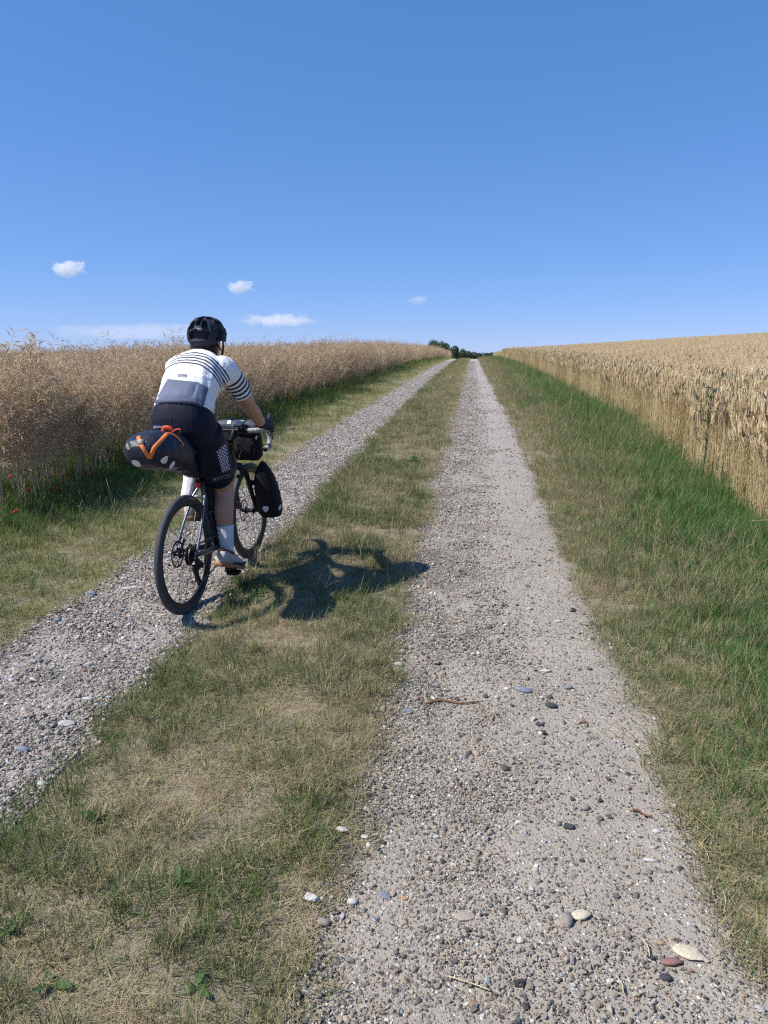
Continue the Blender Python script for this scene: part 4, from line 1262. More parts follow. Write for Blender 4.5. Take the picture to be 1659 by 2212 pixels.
MB().add(*tube([(0.018, 0.13, 0.935), (0.018, 0.19, 0.915), (0.018, 0.27, 0.915), (0.008, 0.36, 0.935)], 0.0035, 8)).build('rail', M_STEEL, sad)

# fork, headset, stem, bar
fk = empty('fork', (0, 0, 0), (0, 0, 0), bike)
for s in (-1, 1):
    MB().add(*tube(smooth_path([(s * 0.020, 0.842, 0.712), (s * 0.047, 0.858, 0.70), (s * 0.056, 0.885, 0.66), (s * 0.058, 0.96, 0.52), (s * 0.060, 1.03, 0.385), (s * 0.060, WB, 0.349)], 6), np.linspace(0.018, 0.0105, 31), 14, flat=1.25)).build('fork_blade', M_BLACK, fk)
MB().add(*tube([(-0.04, 0.848, 0.716), (0.04, 0.848, 0.716)], 0.024, 14)).build('fork_crown', M_BLACK, fk)
MB().add(*tube([HEAD_T, HEAD_T + [0, -0.012, 0.042]], 0.0215, 16)).build('headset_spacer', M_BLACK, bike, sharp=30)
MB().add(*tube([HEAD_T + [0, -0.012, 0.052], (0, 0.815, 0.925), (0, 0.855, 0.957)], [0.019, 0.016, 0.020], 14)).build('stem', M_BLACK, bike, sharp=40)
bar_pts = [(0, 0.858, 0.960), (0.09, 0.858, 0.962), (0.16, 0.862, 0.966), (0.195, 0.885, 0.967), (0.207, 0.925, 0.958), (0.214, 0.948, 0.925), (0.219, 0.938, 0.882), (0.223, 0.895, 0.850), (0.226, 0.815, 0.843)]
hb = empty('handlebar', (0, 0, 0), (0, 0, 0), bike)
for s in (-1, 1):
    Q = smooth_path([(s * x, y, z) for x, y, z in bar_pts], 8)
    MB().add(*tube(Q[:10], 0.0145, 14)).build('bar_top', M_BLACK, hb)
    rr = 0.0165 + 0.0016 * np.sin(np.arange(len(Q) * 3 - 27) * 1.05)
    Q2 = np.array([Q[0] * 0 + np.array([np.interp(t, np.arange(len(Q)), Q[:, k]) for k in range(3)]) for t in np.linspace(9, len(Q) - 1, len(rr))])
    MB().add(*tube(Q2, rr, 14)).build('bar_tape', M_TAPE, hb)
    MB().add(*tube([Q[-1], Q[-1] + [0, -0.006, 0]], [0.0165, 0.013], 14)).build('end_plug', M_BLACK, hb)
    MB().add(*tube([Q[-9], Q[-7]], 0.0186, 14)).build('tape_band', M_BLACK, hb)
    hd = MB(); hd.add(*tube(smooth_path([(s * 0.203, 0.910, 0.966), (s * 0.206, 0.945, 0.985), (s * 0.207, 0.980, 1.005), (s * 0.207, 0.996, 1.040), (s * 0.206, 0.990, 1.060)], 5), np.concatenate([np.linspace(0.018, 0.017, 16), np.linspace(0.018, 0.010, 5)]), 14, flat=1.15))
    hd.build('brake_hood', simple('hood_rubber', (0.03, 0.032, 0.036), 0.55), hb)
    MB().add(*tube(smooth_path([(s * 0.208, 0.998, 1.012), (s * 0.211, 1.006, 0.975), (s * 0.217, 0.998, 0.93), (s * 0.224, 0.985, 0.885)], 5), np.linspace(0.008, 0.0055, 16), 10, flat=0.6)).build('brake_lever', M_BLACK, hb)
cm = MB(); cm.add(*box((0.035, 0.862, 1.005), (0.05, 0.085, 0.012), Matrix.Rotation(0.25, 3, 'X'))); cm.add(*tube([(0.035, 0.865, 0.97), (0.035, 0.862, 1.0)], 0.008, 8))
cm.build('bike_computer', simple('computer_plastic', (0.03, 0.035, 0.05), 0.2), bike, sharp=30)

# drivetrain
cr = MB(); n = 84; v = []
for s in (-0.0012, 0.0012):
    for i in range(n):
        a = 2 * math.pi * i / n; rr = 0.083 + (0.0022 if i % 2 else -0.0022); v.append((0.046 + s, BB[1] + rr * math.cos(a), BB[2] + rr * math.sin(a)))
    for i in range(n):
        a = 2 * math.pi * i / n; v.append((0.046 + s, BB[1] + 0.068 * math.cos(a), BB[2] + 0.068 * math.sin(a)))
f = []
for i in range(n):
    j = (i + 1) % n
    f += [(i, j, n + j, n + i), (2 * n + i, 3 * n + i, 3 * n + j, 2 * n + j), (i, 2 * n + i, 2 * n + j, j), (n + i, n + j, 3 * n + j, 3 * n + i)]
cr.add(v, f)
for k in range(5):
    a = k * 2 * math.pi / 5 + 0.3
    cr.add(*tube([(0.046, BB[1], BB[2]), (0.046, BB[1] + 0.074 * math.cos(a), BB[2] + 0.074 * math.sin(a))], [0.012, 0.006], 8))
cr.build('chainring', M_BLACK, bike, smooth=False)
PED_A = math.radians(-94)          # right crank almost straight down
PED_R = np.array([0.118, BB[1] + 0.172 * math.cos(PED_A), BB[2] + 0.172 * math.sin(PED_A)])
PED_L = np.array([-0.118, BB[1] - 0.172 * math.cos(PED_A), BB[2] - 0.172 * math.sin(PED_A)])
for s, pd in ((1, PED_R), (-1, PED_L)):
    MB().add(*tube([(s * 0.058, BB[1], BB[2]), (s * 0.066, (BB[1] + pd[1]) / 2, (BB[2] + pd[2]) / 2), (s * 0.072, pd[1], pd[2])], [0.017, 0.012, 0.014], 12, flat=0.6)).build('crank', M_BLACK, bike)
    p = MB(); p.add(*tube([(s * 0.07, pd[1], pd[2]), (s * 0.155, pd[1], pd[2])], 0.008, 10))
    for y in (-0.034, 0.034): p.add(*box((s * 0.118, pd[1] + y, pd[2]), (0.066, 0.009, 0.016)))
    for x in (-0.033, 0.033): p.add(*box((s * 0.118 + x, pd[1], pd[2]), (0.008, 0.062, 0.016)))
    p.build('pedal', M_BLACK, bike, smooth=False)
# chain: a loop of plates round chainring, cassette and the two jockey wheels
def arc(c, r, a0, a1, n=10): return [(0.044, c[0] + r * math.cos(a), c[1] + r * math.sin(a)) for a in np.linspace(a0, a1, n)]
J1, J2 = (0.02, 0.262), (0.058, 0.160)
loop = arc((BB[1], BB[2]), 0.083, -1.62, 1.45, 14) + arc((0, WR), 0.05, 1.45, 3.6, 10) + arc(J1, 0.02, 2.6, 0.4, 5) [::1] + arc(J2, 0.02, 2.9, 5.0, 6)
loop = np.array(loop + [loop[0]])
seg = np.cumsum(np.r_[0, np.linalg.norm(np.diff(loop, axis=0), axis=1)]); nl = int(seg[-1] / 0.0127); ch = MB()
for i in range(nl):
    a = np.array([np.interp(i * 0.0127, seg, loop[:, k]) for k in range(3)]); b = np.array([np.interp((i + 1) * 0.0127, seg, loop[:, k]) for k in range(3)])
    w = 0.0034 if i % 2 else 0.0022
    d = b - a; L = np.linalg.norm(d); ang = math.atan2(d[2], d[1])
    ch.add(*box((a + b) / 2, (2 * w, L * (1.05 if i % 2 else 0.8), 0.0075 if i % 2 else 0.0055), Matrix.Rotation(ang, 3, 'X')))
ch.build('chain', M_CHAIN, bike, smooth=False)
rd = MB(); rd.add(*tube([(0.062, 0.0, 0.335), (0.072, 0.012, 0.30), (0.066, 0.015, 0.262)], [0.012, 0.017, 0.013], 10)); rd.add(*box((0.07, 0.03, 0.285), (0.026, 0.052, 0.034), Matrix.Rotation(-0.6, 3, 'X')))
for x in (0.038, 0.050): rd.add(*tube([(x, J1[0], J1[1]), (x, (J1[0] + J2[0]) / 2 - 0.004, (J1[1] + J2[1]) / 2), (x, J2[0], J2[1])], [0.018, 0.009, 0.018], 10, flat=0.14))
rdo = rd.build('rear_derailleur', M_BLACK, bike, sharp=30)
for J in (J1, J2): MB().add(*tube([(0.041, J[0], J[1]), (0.047, J[0], J[1])], 0.017, 12)).build('jockey_wheel', M_CHAIN, rdo, sharp=30)
MB().add(*box((-0.055, 0.062, 0.395), (0.03, 0.075, 0.034), Matrix.Rotation(0.75, 3, 'X'))).build('brake_caliper', M_BLACK, bike, smooth=False)
MB().add(*box((-0.060, WB - 0.062, 0.41), (0.03, 0.035, 0.07), Matrix.Rotation(0.5, 3, 'X'))).build('brake_caliper', M_BLACK, bike, smooth=False)
MB().add(*tube(smooth_path([(0.067, 0.03, 0.34), (0.074, -0.04, 0.35), (0.076, -0.035, 0.31), (0.072, 0.0, 0.295)], 5), 0.0025, 6)).build('shift_cable', M_BLACK, bike)
for s in (-1, 1):
    MB().add(*tube(smooth_path([(s * 0.06, 0.875, 0.955), (s * 0.05, 0.900, 0.91), (s * 0.03, 0.890, 0.83), (s * 0.022, 0.85, 0.76)], 6), 0.0028, 6)).build('brake_hose', M_BLACK, bike)
# rear lamp on the post
rl = MB(); rl.add(*loft([((0, 0.232, z), (1, 0, 0), (0, 1, 0), w, w * 0.8, 3) for z, w in ((0.700, 0.012), (0.704, 0.016), (0.728, 0.016), (0.732, 0.012))], 20))
lamp = rl.build('rear_lamp', M_RED, bike, sharp=40)
MB().add(*box((0, 0.236, 0.740), (0.030, 0.024, 0.014))).build('lamp_cap', M_BLACK, lamp)
MB().add(*tube([(0, 0.236, 0.725), (0, 0.285, 0.742)], 0.006, 8)).build('lamp_bracket', M_BLACK, lamp)

# ---------------------------------------------------------------- putting thin things onto surfaces
def bvh_of(me):
    return BVHTree.FromPolygons([v.co.copy() for v in me.vertices], [tuple(p.vertices) for p in me.polygons])
CAM_L = BIKE_M.inverted() @ Vector((0, 0, CAM_Z))
def sight(px, py):
    """direction of the sight line to a place in the photograph, in the bicycle's frame (used to find where a patch sits on a surface)"""
    c, s = math.cos(VIEW_YAW), math.sin(VIEW_YAW); a, b_ = (px - 829.5) / 1500, (py - 1106) / 1500
    X, Y, Z = a, math.cos(VIEW_PITCH) - b_ * math.sin(VIEW_PITCH), -math.sin(VIEW_PITCH) - b_ * math.cos(VIEW_PITCH)
    return (BIKE_M.inverted().to_3x3() @ Vector((c * X - s * Y, s * X + c * Y, Z))).normalized()
def patch(bv, poly, lift=0.0015, nu=10, nv=10, puff=0.0):
    """four corner places (in order) -> a patch lying on the surface"""
    A, B, C, D = [np.array(q, float) for q in poly]
    v, f, idx = [], [], {}
    for j in range(nv + 1):
        for i in range(nu + 1):
            u, w = i / nu, j / nv
            q = (A * (1 - u) + B * u) * (1 - w) + (D * (1 - u) + C * u) * w
            h = bv.ray_cast(CAM_L, sight(*q))
            if h[0] is None: continue
            pf = puff * min(1, 5 * min(u, 1 - u)) * min(1, 5 * min(w, 1 - w))
            idx[(i, j)] = len(v); v.append(h[0] + h[1] * (lift + pf))
    for j in range(nv):
        for i in range(nu):
            k = [(i, j), (i + 1, j), (i + 1, j + 1), (i, j + 1)]
            if all(q in idx for q in k):
                P = [v[idx[q]] for q in k]
                if max((P[0] - P[2]).length, (P[1] - P[3]).length) < 0.12: f.append(tuple(idx[q] for q in k))
    return v, f
def blob_patch(bv, centre, pts, lift=0.0015, rings=4, n=28):
    """a patch with a rounded outline given as offsets from its centre"""
    P = smooth_path(list(pts) + [pts[0]], max(2, n // len(pts)))[:-1]; v, f = [], []
    for k in range(rings + 1):
        for p in P:
            q = np.array(centre) + np.array(p) * (0.82 * k / rings)
            h = bv.ray_cast(CAM_L, sight(*q))
            if h[0] is None: return [], []
            v.append(h[0] + h[1] * lift)
    m = len(P)
    for k in range(rings):
        for i in range(m): f.append((k * m + i, k * m + (i + 1) % m, (k + 1) * m + (i + 1) % m, (k + 1) * m + i))
    return v, f
def ribbon(bv, path, width, lift=0.003, n=8, straight=False):
    """a strap following places on a surface"""
    Q = smooth_path([np.array(p, float) for p in path], n); H = []
    if straight:
        pp = np.array(path, float); Q = np.concatenate([np.linspace(pp[i], pp[i + 1], n) for i in range(len(pp) - 1)])
    for q in Q:
        h = bv.ray_cast(CAM_L, sight(*q))
        if h[0] is not None: H.append((h[0], h[1]))
    v, f = [], []
    for i, (p, nrm) in enumerate(H):
        t = (H[min(i + 1, len(H) - 1)][0] - H[max(i - 1, 0)][0]).normalized(); s = nrm.cross(t).normalized()
        for k in (-0.5, 0.5): v.append(p + s * width * k + nrm * lift)
        for k in (-0.5, 0.5): v.append(p + s * width * k + nrm * lift * 0.2)
    for i in range(len(H) - 1):
        a, b = 4 * i, 4 * i + 4
        f += [(a, a + 1, b + 1, b), (a, b, b + 2, a + 2), (a + 1, a + 3, b + 3, b + 1)]
    return v, f
def root_at(name, label, cat):
    return tag(empty(name, BIKE_LOC, BIKE_ROT), label, cat)

# ---------------------------------------------------------------- bags
def fabric(name, col, rough=0.55, bmp=0.5):
    m, nt, b = nmat(name)
    n1 = noise_tex(nt, 9.0, 5, 0.6); n2 = noise_tex(nt, 500.0, 2)
    nt.links.new(ramp(nt, n1, [(0.3, tuple(c * 0.75 for c in col)), (0.7, tuple(c * 1.25 for c in col))]), b.inputs['Base Color'])
    b.inputs['Roughness'].default_value = rough; b.inputs['Specular IOR Level'].default_value = 0.3
    bump(nt, b, math_(nt, 'ADD', n1, math_(nt, 'MULTIPLY', n2, 0.05)), bmp, 0.03)
    return m
M_SLATE = fabric('slate_fabric', (0.015, 0.019, 0.030), 0.42, 0.3)
M_BAGBLACK = fabric('black_fabric', (0.007, 0.007, 0.008), 0.75)
M_ORANGE = simple('orange_strap', (0.68, 0.17, 0.035), 0.6, var=0.12, vs=200, bmp=0.3, bs=600, bd=0.001)
M_REFLECT = simple('reflective_patch', (0.62, 0.64, 0.67), 0.35, var=0.06)
def crumple(me, amp, scale, seed, axis=None):
    """soft folds in a packed bag"""
    co = np.zeros(len(me.vertices) * 3, np.float32); me.vertices.foreach_get('co', co); co = co.reshape(-1, 3)
    no = np.array([v.normal[:] for v in me.vertices])
    q = co.copy()
    if axis is not None: q = q + np.outer(q @ np.array(axis[0]), np.array(axis[0])) * (axis[1] - 1)
    n = noise2(q[:, 0] + q[:, 2] * 0.7 + seed, q[:, 1] - q[:, 2] * 0.4, scale, 3)
    n = 1 - 2 * np.abs(n) ** 0.7
    co = co + no * (n * amp)[:, None]
    me.vertices.foreach_set('co', co.astype(np.float32).ravel()); me.update()

sp = root_at('seat_pack', 'large dark slate saddle pack with orange straps behind the saddle', 'bag')
ctr = [(-0.005, 0.235, 0.775), (-0.006, 0.19, 0.80), (-0.008, 0.13, 0.85), (-0.010, 0.06, 0.905), (-0.014, -0.03, 0.952), (-0.020, -0.12, 0.978), (-0.028, -0.21, 0.994), (-0.034, -0.28, 1.003), (-0.040, -0.33, 1.006), (-0.042, -0.352, 1.006)]
hw = [0.018, 0.032, 0.055, 0.082, 0.104, 0.116, 0.118, 0.110, 0.082, 0.045]
hh = [0.012, 0.028, 0.053, 0.078, 0.096, 0.104, 0.101, 0.087, 0.060, 0.028]
T_, U_, V_ = frames(np.array(ctr))
rings = [(c, (1, 0, 0), np.cross(T_[i], (1, 0, 0)), hw[i], hh[i], 2.4) for i, c in enumerate(ctr)]
dense = []
for k in range(len(rings) - 1):
    for t in np.linspace(0, 1, 7)[:-1]:
        a, b = rings[k], rings[k + 1]
        dense.append((np.array(a[0]) * (1 - t) + np.array(b[0]) * t, a[1], np.array(a[2]) * (1 - t) + np.array(b[2]) * t, a[3] * (1 - t) + b[3] * t, a[4] * (1 - t) + b[4] * t, 2.4))
dense.append(rings[-1])
me = MB().add(*loft(dense, 72)).mesh('body'); crumple(me, 0.008, 0.075, 3.0, ((0, 1, 0.1), 0.45)); crumple(me, 0.004, 0.035, 9.0, ((1, 0, 0), 0.4))
link('body', me, sp, M_SLATE); bv_pack = bvh_of(me)
MB().add(*ribbon(bv_pack, [(299, 943), (303, 958), (323, 990)], 0.021, straight=True)).build('strap', M_ORANGE, sp)
MB().add(*ribbon(bv_pack, [(323, 990), (334, 966), (361, 938)], 0.022, straight=True)).build('strap', M_ORANGE, sp)
MB().add(*ribbon(bv_pack, [(358, 937), (368, 937), (378, 942), (388, 950), (396, 962)], 0.015)).build('strap', M_ORANGE, sp)
tb = MB(); tb.add(*tube(smooth_path([(-0.055, -0.04, 1.068), (-0.045, -0.042, 1.092), (-0.015, -0.04, 1.092), (0.0, -0.035, 1.072)], 5), 0.013, 8, flat=0.25)); tb.add(*tube(smooth_path([(0.0, -0.035, 1.070), (0.02, -0.03, 1.086), (0.042, -0.025, 1.082), (0.03, -0.02, 1.060)], 5), 0.012, 8, flat=0.25)); tb.build('strap_loop', simple('red_orange_strap', (0.72, 0.09, 0.03), 0.55), sp)
for px, py in ((303, 955),):
    v, f = patch(bv_pack, [(px - 7, py - 4), (px + 8, py - 5), (px + 8, py + 4), (px - 6, py + 5)], 0.006, 2, 2); MB().add(v, f).build('buckle', M_BLACK, sp)
for c, pts in [((354, 993), [(-10, 2), (-3, -5), (8, -10), (10, -4), (7, 6), (0, 10), (-6, 8)]), ((371, 1004), [(-7, 10), (-4, -1), (5, -10), (8, -7), (5, 3), (-2, 9)]), ((294, 1000), [(-12, -6), (-3, -8), (8, -3), (12, 8), (2, 9), (-8, 3)])]:
    v, f = blob_patch(bv_pack, c, pts)
    if f: MB().add(v, f).build('reflector', M_REFLECT, sp)
MB().add(*tube([(0.0, 0.225, 0.80), (0.0, 0.30, 0.79)], 0.012, 8, flat=0.3)).build('post_strap', M_BLACK, sp)

hbag = root_at('handlebar_bag', 'slate roll bag with buckles strapped under the drop handlebar', 'bag')
rl_ = [((x, 0.965, 0.968), (0, 1, 0), (0, 0, 1), r_ * 0.95, r_ * 0.85, 2.3) for x, r_ in ((-0.165, 0.02), (-0.16, 0.045), (-0.14, 0.056), (-0.07, 0.061), (0.0, 0.062), (0.07, 0.061), (0.12, 0.056), (0.14, 0.045), (0.148, 0.02))]
den = []
for k in range(len(rl_) - 1):
    for t in np.linspace(0, 1, 6)[:-1]:
        a, b = rl_[k], rl_[k + 1]; den.append((np.array(a[0]) * (1 - t) + np.array(b[0]) * t, a[1], a[2], a[3] * (1 - t) + b[3] * t, a[4] * (1 - t) + b[4] * t, 2.3))
den.append(rl_[-1])
me = MB().add(*loft(den, 48)).mesh('roll'); crumple(me, 0.006, 0.05, 5.0, ((1, 0, 0), 0.4)); link('roll', me, hbag, fabric('roll_fabric', (0.055, 0.065, 0.085)))
for x in (0.035, -0.06):
    MB().add(*torus(0.0575, [(0.004, 0.011), (0.004, -0.011), (0.001, -0.011), (0.001, 0.011)], 40)).build('strap', M_BLACK, hbag).location = (x, 0.965, 0.968)
    MB().add(*box((x, 0.922, 1.006), (0.026, 0.03, 0.012), Matrix.Rotation(0.8, 3, 'X'))).build('buckle', M_STEEL, hbag, smooth=False)
pbag = root_at('pocket_bag', 'black square pocket bag hanging below the handlebar roll', 'bag')
pr = [((0.048, 0.965, z), (1, 0, 0), (0, 1, 0), w, d, 4.5) for z, w, d in ((0.742, 0.055, 0.02), (0.746, 0.078, 0.036), (0.765, 0.088, 0.044), (0.82, 0.092, 0.047), (0.88, 0.093, 0.048), (0.915, 0.090, 0.046), (0.930, 0.075, 0.036), (0.934, 0.04, 0.02))]
me = MB().add(*loft(pr, 48)).mesh('body'); crumple(me, 0.003, 0.06, 2.0); link('body', me, pbag, M_BAGBLACK); bv_p = bvh_of(me)
MB().add(*loft([((0.140, 0.952, z), (1, 0, 0), (0, 1, 0), w, d, 4) for z, w, d in ((0.768, 0.010, 0.02), (0.775, 0.014, 0.032), (0.86, 0.014, 0.034), (0.905, 0.011, 0.03), (0.912, 0.006, 0.02))], 24)).build('side_pocket', M_BAGBLACK, pbag)
v, f = patch(bv_p, [(553, 941), (560, 944), (557, 951), (551, 948)], 0.003, 3, 3)
if f: MB().add(v, f).build('reflector', M_REFLECT, pbag)

fb = root_at('fork_bag', 'tall black pointed dry bag strapped to the fork by the front wheel', 'bag')
fbr = [((0.152 + dx, y, z), (1, 0, 0.0), (0, 1, 0), w, d, 2.6) for dx, y, z, w, d in ((0.014, 1.045, 0.318, 0.045, 0.045), (0.014, 1.043, 0.327, 0.070, 0.062), (0.013, 1.040, 0.355, 0.085, 0.074), (0.011, 1.028, 0.42, 0.090, 0.077), (0.008, 1.010, 0.50, 0.087, 0.075), (0.003, 0.995, 0.57, 0.080, 0.068), (0.0, 0.98, 0.63, 0.067, 0.054), (-0.0, 0.968, 0.675, 0.050, 0.040), (0.002, 0.960, 0.705, 0.034, 0.026), (0.002, 0.955, 0.726, 0.018, 0.014), (0.002, 0.953, 0.735, 0.007, 0.006))]
den = []
for k in range(len(fbr) - 1):
    for t in np.linspace(0, 1, 5)[:-1]:
        a, b = fbr[k], fbr[k + 1]; den.append((np.array(a[0]) * (1 - t) + np.array(b[0]) * t, a[1], a[2], a[3] * (1 - t) + b[3] * t, a[4] * (1 - t) + b[4] * t, 2.6))
den.append(fbr[-1])
me = MB().add(*loft(den, 48)).mesh('body'); crumple(me, 0.0025, 0.07, 4.0); link('body', me, fb, M_BAGBLACK); bv_f = bvh_of(me)
v, f = blob_patch(bv_f, (573, 1100), [(-8, -6), (0, -8), (9, -6), (8, 2), (2, 8), (-4, 3)])
if f: MB().add(v, f).build('reflector', M_REFLECT, fb)
v, f = blob_patch(bv_f, (604, 1096), [(-3, 7), (-2, -2), (3, -8), (4, -2), (1, 6)])
if f: MB().add(v, f).build('reflector', M_REFLECT, fb)
for z in (0.45, 0.58): MB().add(*box((0.072, 0.99 + (0.52 - z) * 0.4, z), (0.04, 0.035, 0.03))).build('mount', M_BLACK, fb, smooth=False)
fg = root_at('frame_bag', 'black bag strapped inside the bicycle frame behind the calf', 'bag')
fgr = [((0.0, y, (zt + zb) / 2), (1, 0, 0), (0, 0, 1), w, (zt - zb) / 2, 4) for y, zt, zb, w in ((0.325, 0.69, 0.56, 0.02), (0.335, 0.695, 0.52, 0.030), (0.45, 0.722, 0.50, 0.036), (0.6, 0.752, 0.60, 0.036), (0.72, 0.772, 0.70, 0.026), (0.745, 0.775, 0.725, 0.012))]
me = MB().add(*loft(fgr, 32)).mesh('body'); crumple(me, 0.002, 0.05, 6.0); link('body', me, fg, M_BAGBLACK)
wb = root_at('water_bottle', 'black water bottle in the cage on the seat tube', 'bottle')
bt = np.array([0, 0.452, 0.33]); bd = np.array([0, -0.315, 0.95])
wbr = []
for t, r_ in ((0.0, 0.030), (0.004, 0.036), (0.08, 0.036), (0.10, 0.033), (0.12, 0.036), (0.145, 0.036), (0.16, 0.026), (0.175, 0.022)):
    wbr.append((bt + [0, 0.055, 0] + bd * t, (1, 0, 0), (0, 0.95, 0.315), r_, r_, 2))
MB().add(*loft(wbr, 28)).build('body', M_BAGBLACK, wb)
MB().add(*tube([bt + [0.036, 0.05, 0] + bd * 0.03, bt + [0.038, 0.05, 0] + bd * 0.1, bt + [0.03, 0.02, 0] + bd * 0.14], 0.003, 6)).build('cage', M_STEEL, wb)
# ================================================================== the cyclist (same frame as the bicycle)
def skin_material():
    m, nt, b = nmat('skin')
    n1 = noise_tex(nt, 14, 4); n2 = noise_tex(nt, 350, 2)
    c = ramp(nt, n1, [(0.3, (0.36, 0.195, 0.130)), (0.7, (0.46, 0.265, 0.185))])
    nt.links.new(c, b.inputs['Base Color']); b.inputs['Roughness'].default_value = 0.5
    b.inputs['Subsurface Weight'].default_value = 0.12; b.inputs['Subsurface Radius'].default_value = (0.01, 0.004, 0.002); b.inputs['Subsurface Scale'].default_value = 0.5
    bump(nt, b, n2, 0.12, 0.002)
    return m
M_SKIN = skin_material()
rider = root_at('person', 'cyclist in white navy-striped jersey, dark shorts and black helmet riding away', 'person')

def limb(P, R, n=24, sub=5, ex=2.0, flat=1.0):
    Q = smooth_path(P, sub); rr = np.interp(np.linspace(0, len(P) - 1, len(Q)), np.arange(len(P)), R)
    return tube(Q, rr, n, True, flat)
PX = -0.028                      # the pelvis sits a little left of the frame's plane
HIP = {1: np.array([0.066, 0.215, 1.025]), -1: np.array([-0.122, 0.215, 1.025])}
ANK = {1: np.array([0.092, 0.388, 0.258]), -1: np.array([-0.135, 0.352, 0.592])}
def knee(h, a, lt, ls, inward):
    v = a - h; d = np.linalg.norm(v); c = (lt * lt + d * d - ls * ls) / (2 * lt * d); ang = math.acos(min(1, max(-1, c)))
    u = v / d; fwd = np.array([0, 1, 0.0]); fwd = fwd - u * (fwd @ u); fwd /= np.linalg.norm(fwd)
    return h + u * lt * math.cos(ang) + fwd * lt * math.sin(ang) + np.array([inward, 0, 0])
KNE = {1: knee(HIP[1], ANK[1], 0.445, 0.415, -0.022), -1: knee(HIP[-1], ANK[-1], 0.445, 0.43, -0.03)}
# spine: centre, back normal, half width, half depth, exponent
SPINE = [((PX, 0.205, 0.985), 0.135, 0.105, 2.3), ((PX, 0.185, 1.03), 0.178, 0.128, 2.4), ((PX, 0.165, 1.082), 0.190, 0.134, 2.4), ((PX, 0.160, 1.128), 0.176, 0.124, 2.4), ((-0.024, 0.168, 1.168), 0.162, 0.114, 2.4),
         ((-0.021, 0.222, 1.242), 0.153, 0.108, 2.4), ((-0.018, 0.272, 1.295), 0.160, 0.112, 2.4), ((-0.016, 0.322, 1.345), 0.168, 0.114, 2.4), ((-0.014, 0.370, 1.392), 0.166, 0.106, 2.5), ((-0.013, 0.408, 1.430), 0.132, 0.088, 2.3), ((-0.012, 0.435, 1.458), 0.085, 0.068, 2.1)]
_c = np.array([s[0] for s in SPINE]); _t = np.gradient(_c, axis=0); _t /= np.linalg.norm(_t, axis=1)[:, None]
def torso_rings(grow, i0, i1):
    out = []
    for i in range(i0, i1):
        c, w, d, e = SPINE[i]; nb = np.cross((1, 0, 0), _t[i])
        out.append((c, (1, 0, 0), nb, w + grow, d + grow, e))
    den = []
    for k in range(len(out) - 1):
        for t in np.linspace(0, 1, 4)[:-1]:
            a, b = out[k], out[k + 1]; den.append((np.array(a[0]) * (1 - t) + np.array(b[0]) * t, a[1], np.array(a[2]) * (1 - t) + np.array(b[2]) * t, a[3] * (1 - t) + b[3] * t, a[4] * (1 - t) + b[4] * t, a[5]))
    den.append(out[-1])
    return den
SHO = {1: np.array([0.148, 0.395, 1.388]), -1: np.array([-0.152, 0.400, 1.392])}
ELB = {1: np.array([0.216, 0.600, 1.150]), -1: np.array([-0.232, 0.605, 1.150])}
WRI = {1: np.array([0.216, 0.795, 1.018]), -1: np.array([-0.226, 0.795, 1.018])}
def arm_path(s): return [SHO[s] + [-0.05 * s, -0.01, 0.0], SHO[s], SHO[s] * 0.55 + ELB[s] * 0.45 + [0.012 * s, 0, 0], ELB[s], ELB[s] * 0.6 + WRI[s] * 0.4, WRI[s]]
ARM_R = [0.064, 0.066, 0.052, 0.044, 0.045, 0.030]
def leg_path(s):
    h, k, a = HIP[s], KNE[s], ANK[s]
    cb = np.array([0, -0.012, 0])
    return [h + [0.0, -0.015, 0.02], h * 0.6 + k * 0.4 + [-0.004 * s, -0.018, -0.012], h * 0.15 + k * 0.85, k, k * 0.68 + a * 0.32 + cb, k * 0.3 + a * 0.7, a]
LEG_R = [0.112, 0.112, 0.083, 0.066, 0.066, 0.045, 0.037]
# fingers: knuckle, middle joint, tip for the right hand on the hood; mirrored for the left
FING = [[(0.226, 0.930, 1.022), (0.236, 0.972, 1.008), (0.228, 0.998, 0.978), (0.215, 1.006, 0.957)],
        [(0.234, 0.922, 1.006), (0.247, 0.962, 0.988), (0.237, 0.987, 0.955), (0.222, 0.992, 0.936)],
        [(0.238, 0.910, 0.990), (0.252, 0.946, 0.968), (0.240, 0.968, 0.938), (0.224, 0.970, 0.922)],
        [(0.236, 0.896, 0.976), (0.250, 0.926, 0.952), (0.239, 0.942, 0.926), (0.226, 0.942, 0.912)]]
THUMB = [(0.205, 0.850, 1.012), (0.187, 0.892, 1.006), (0.180, 0.930, 0.990), (0.184, 0.958, 0.972)]
MIR = lambda p, s: (np.array([p[0] if s > 0 else -p[0] - 0.006, p[1], p[2]]))
def hand(mb, s, g=0.0, upto=4):
    w = WRI[s]
    R = [((w * 0.6 + ELB[s] * 0.4) * 0.1 + w * 0.9, 0.030, 0.024), (MIR((0.216, 0.825, 1.016), s), 0.033, 0.023), (MIR((0.222, 0.862, 1.012), s), 0.040, 0.021), (MIR((0.229, 0.900, 1.003), s), 0.042, 0.019), (MIR((0.233, 0.922, 0.998), s), 0.036, 0.015)]
    mb.add(*loft([(c, (0.35 * s, 0.0, -0.93), (0.93 * s, 0, 0.35), a + g, b + g, 2.6) for c, a, b in R], 20))
    for F in FING:
        P = [MIR(p, s) for p in F][:upto]
        mb.add(*tube(smooth_path(P, 4), np.linspace(0.0098, 0.0082, (len(P) - 1) * 4 + 1) + g, 10))
        if upto == 4: mb.add(*ellipsoid(P[-1], (0.008, 0.008, 0.008), 8, 6))
    P = [MIR(p, s) for p in THUMB][:max(3, upto)]
    mb.add(*tube(smooth_path(P, 4), np.linspace(0.0135, 0.0098, (len(P) - 1) * 4 + 1) + g, 10))

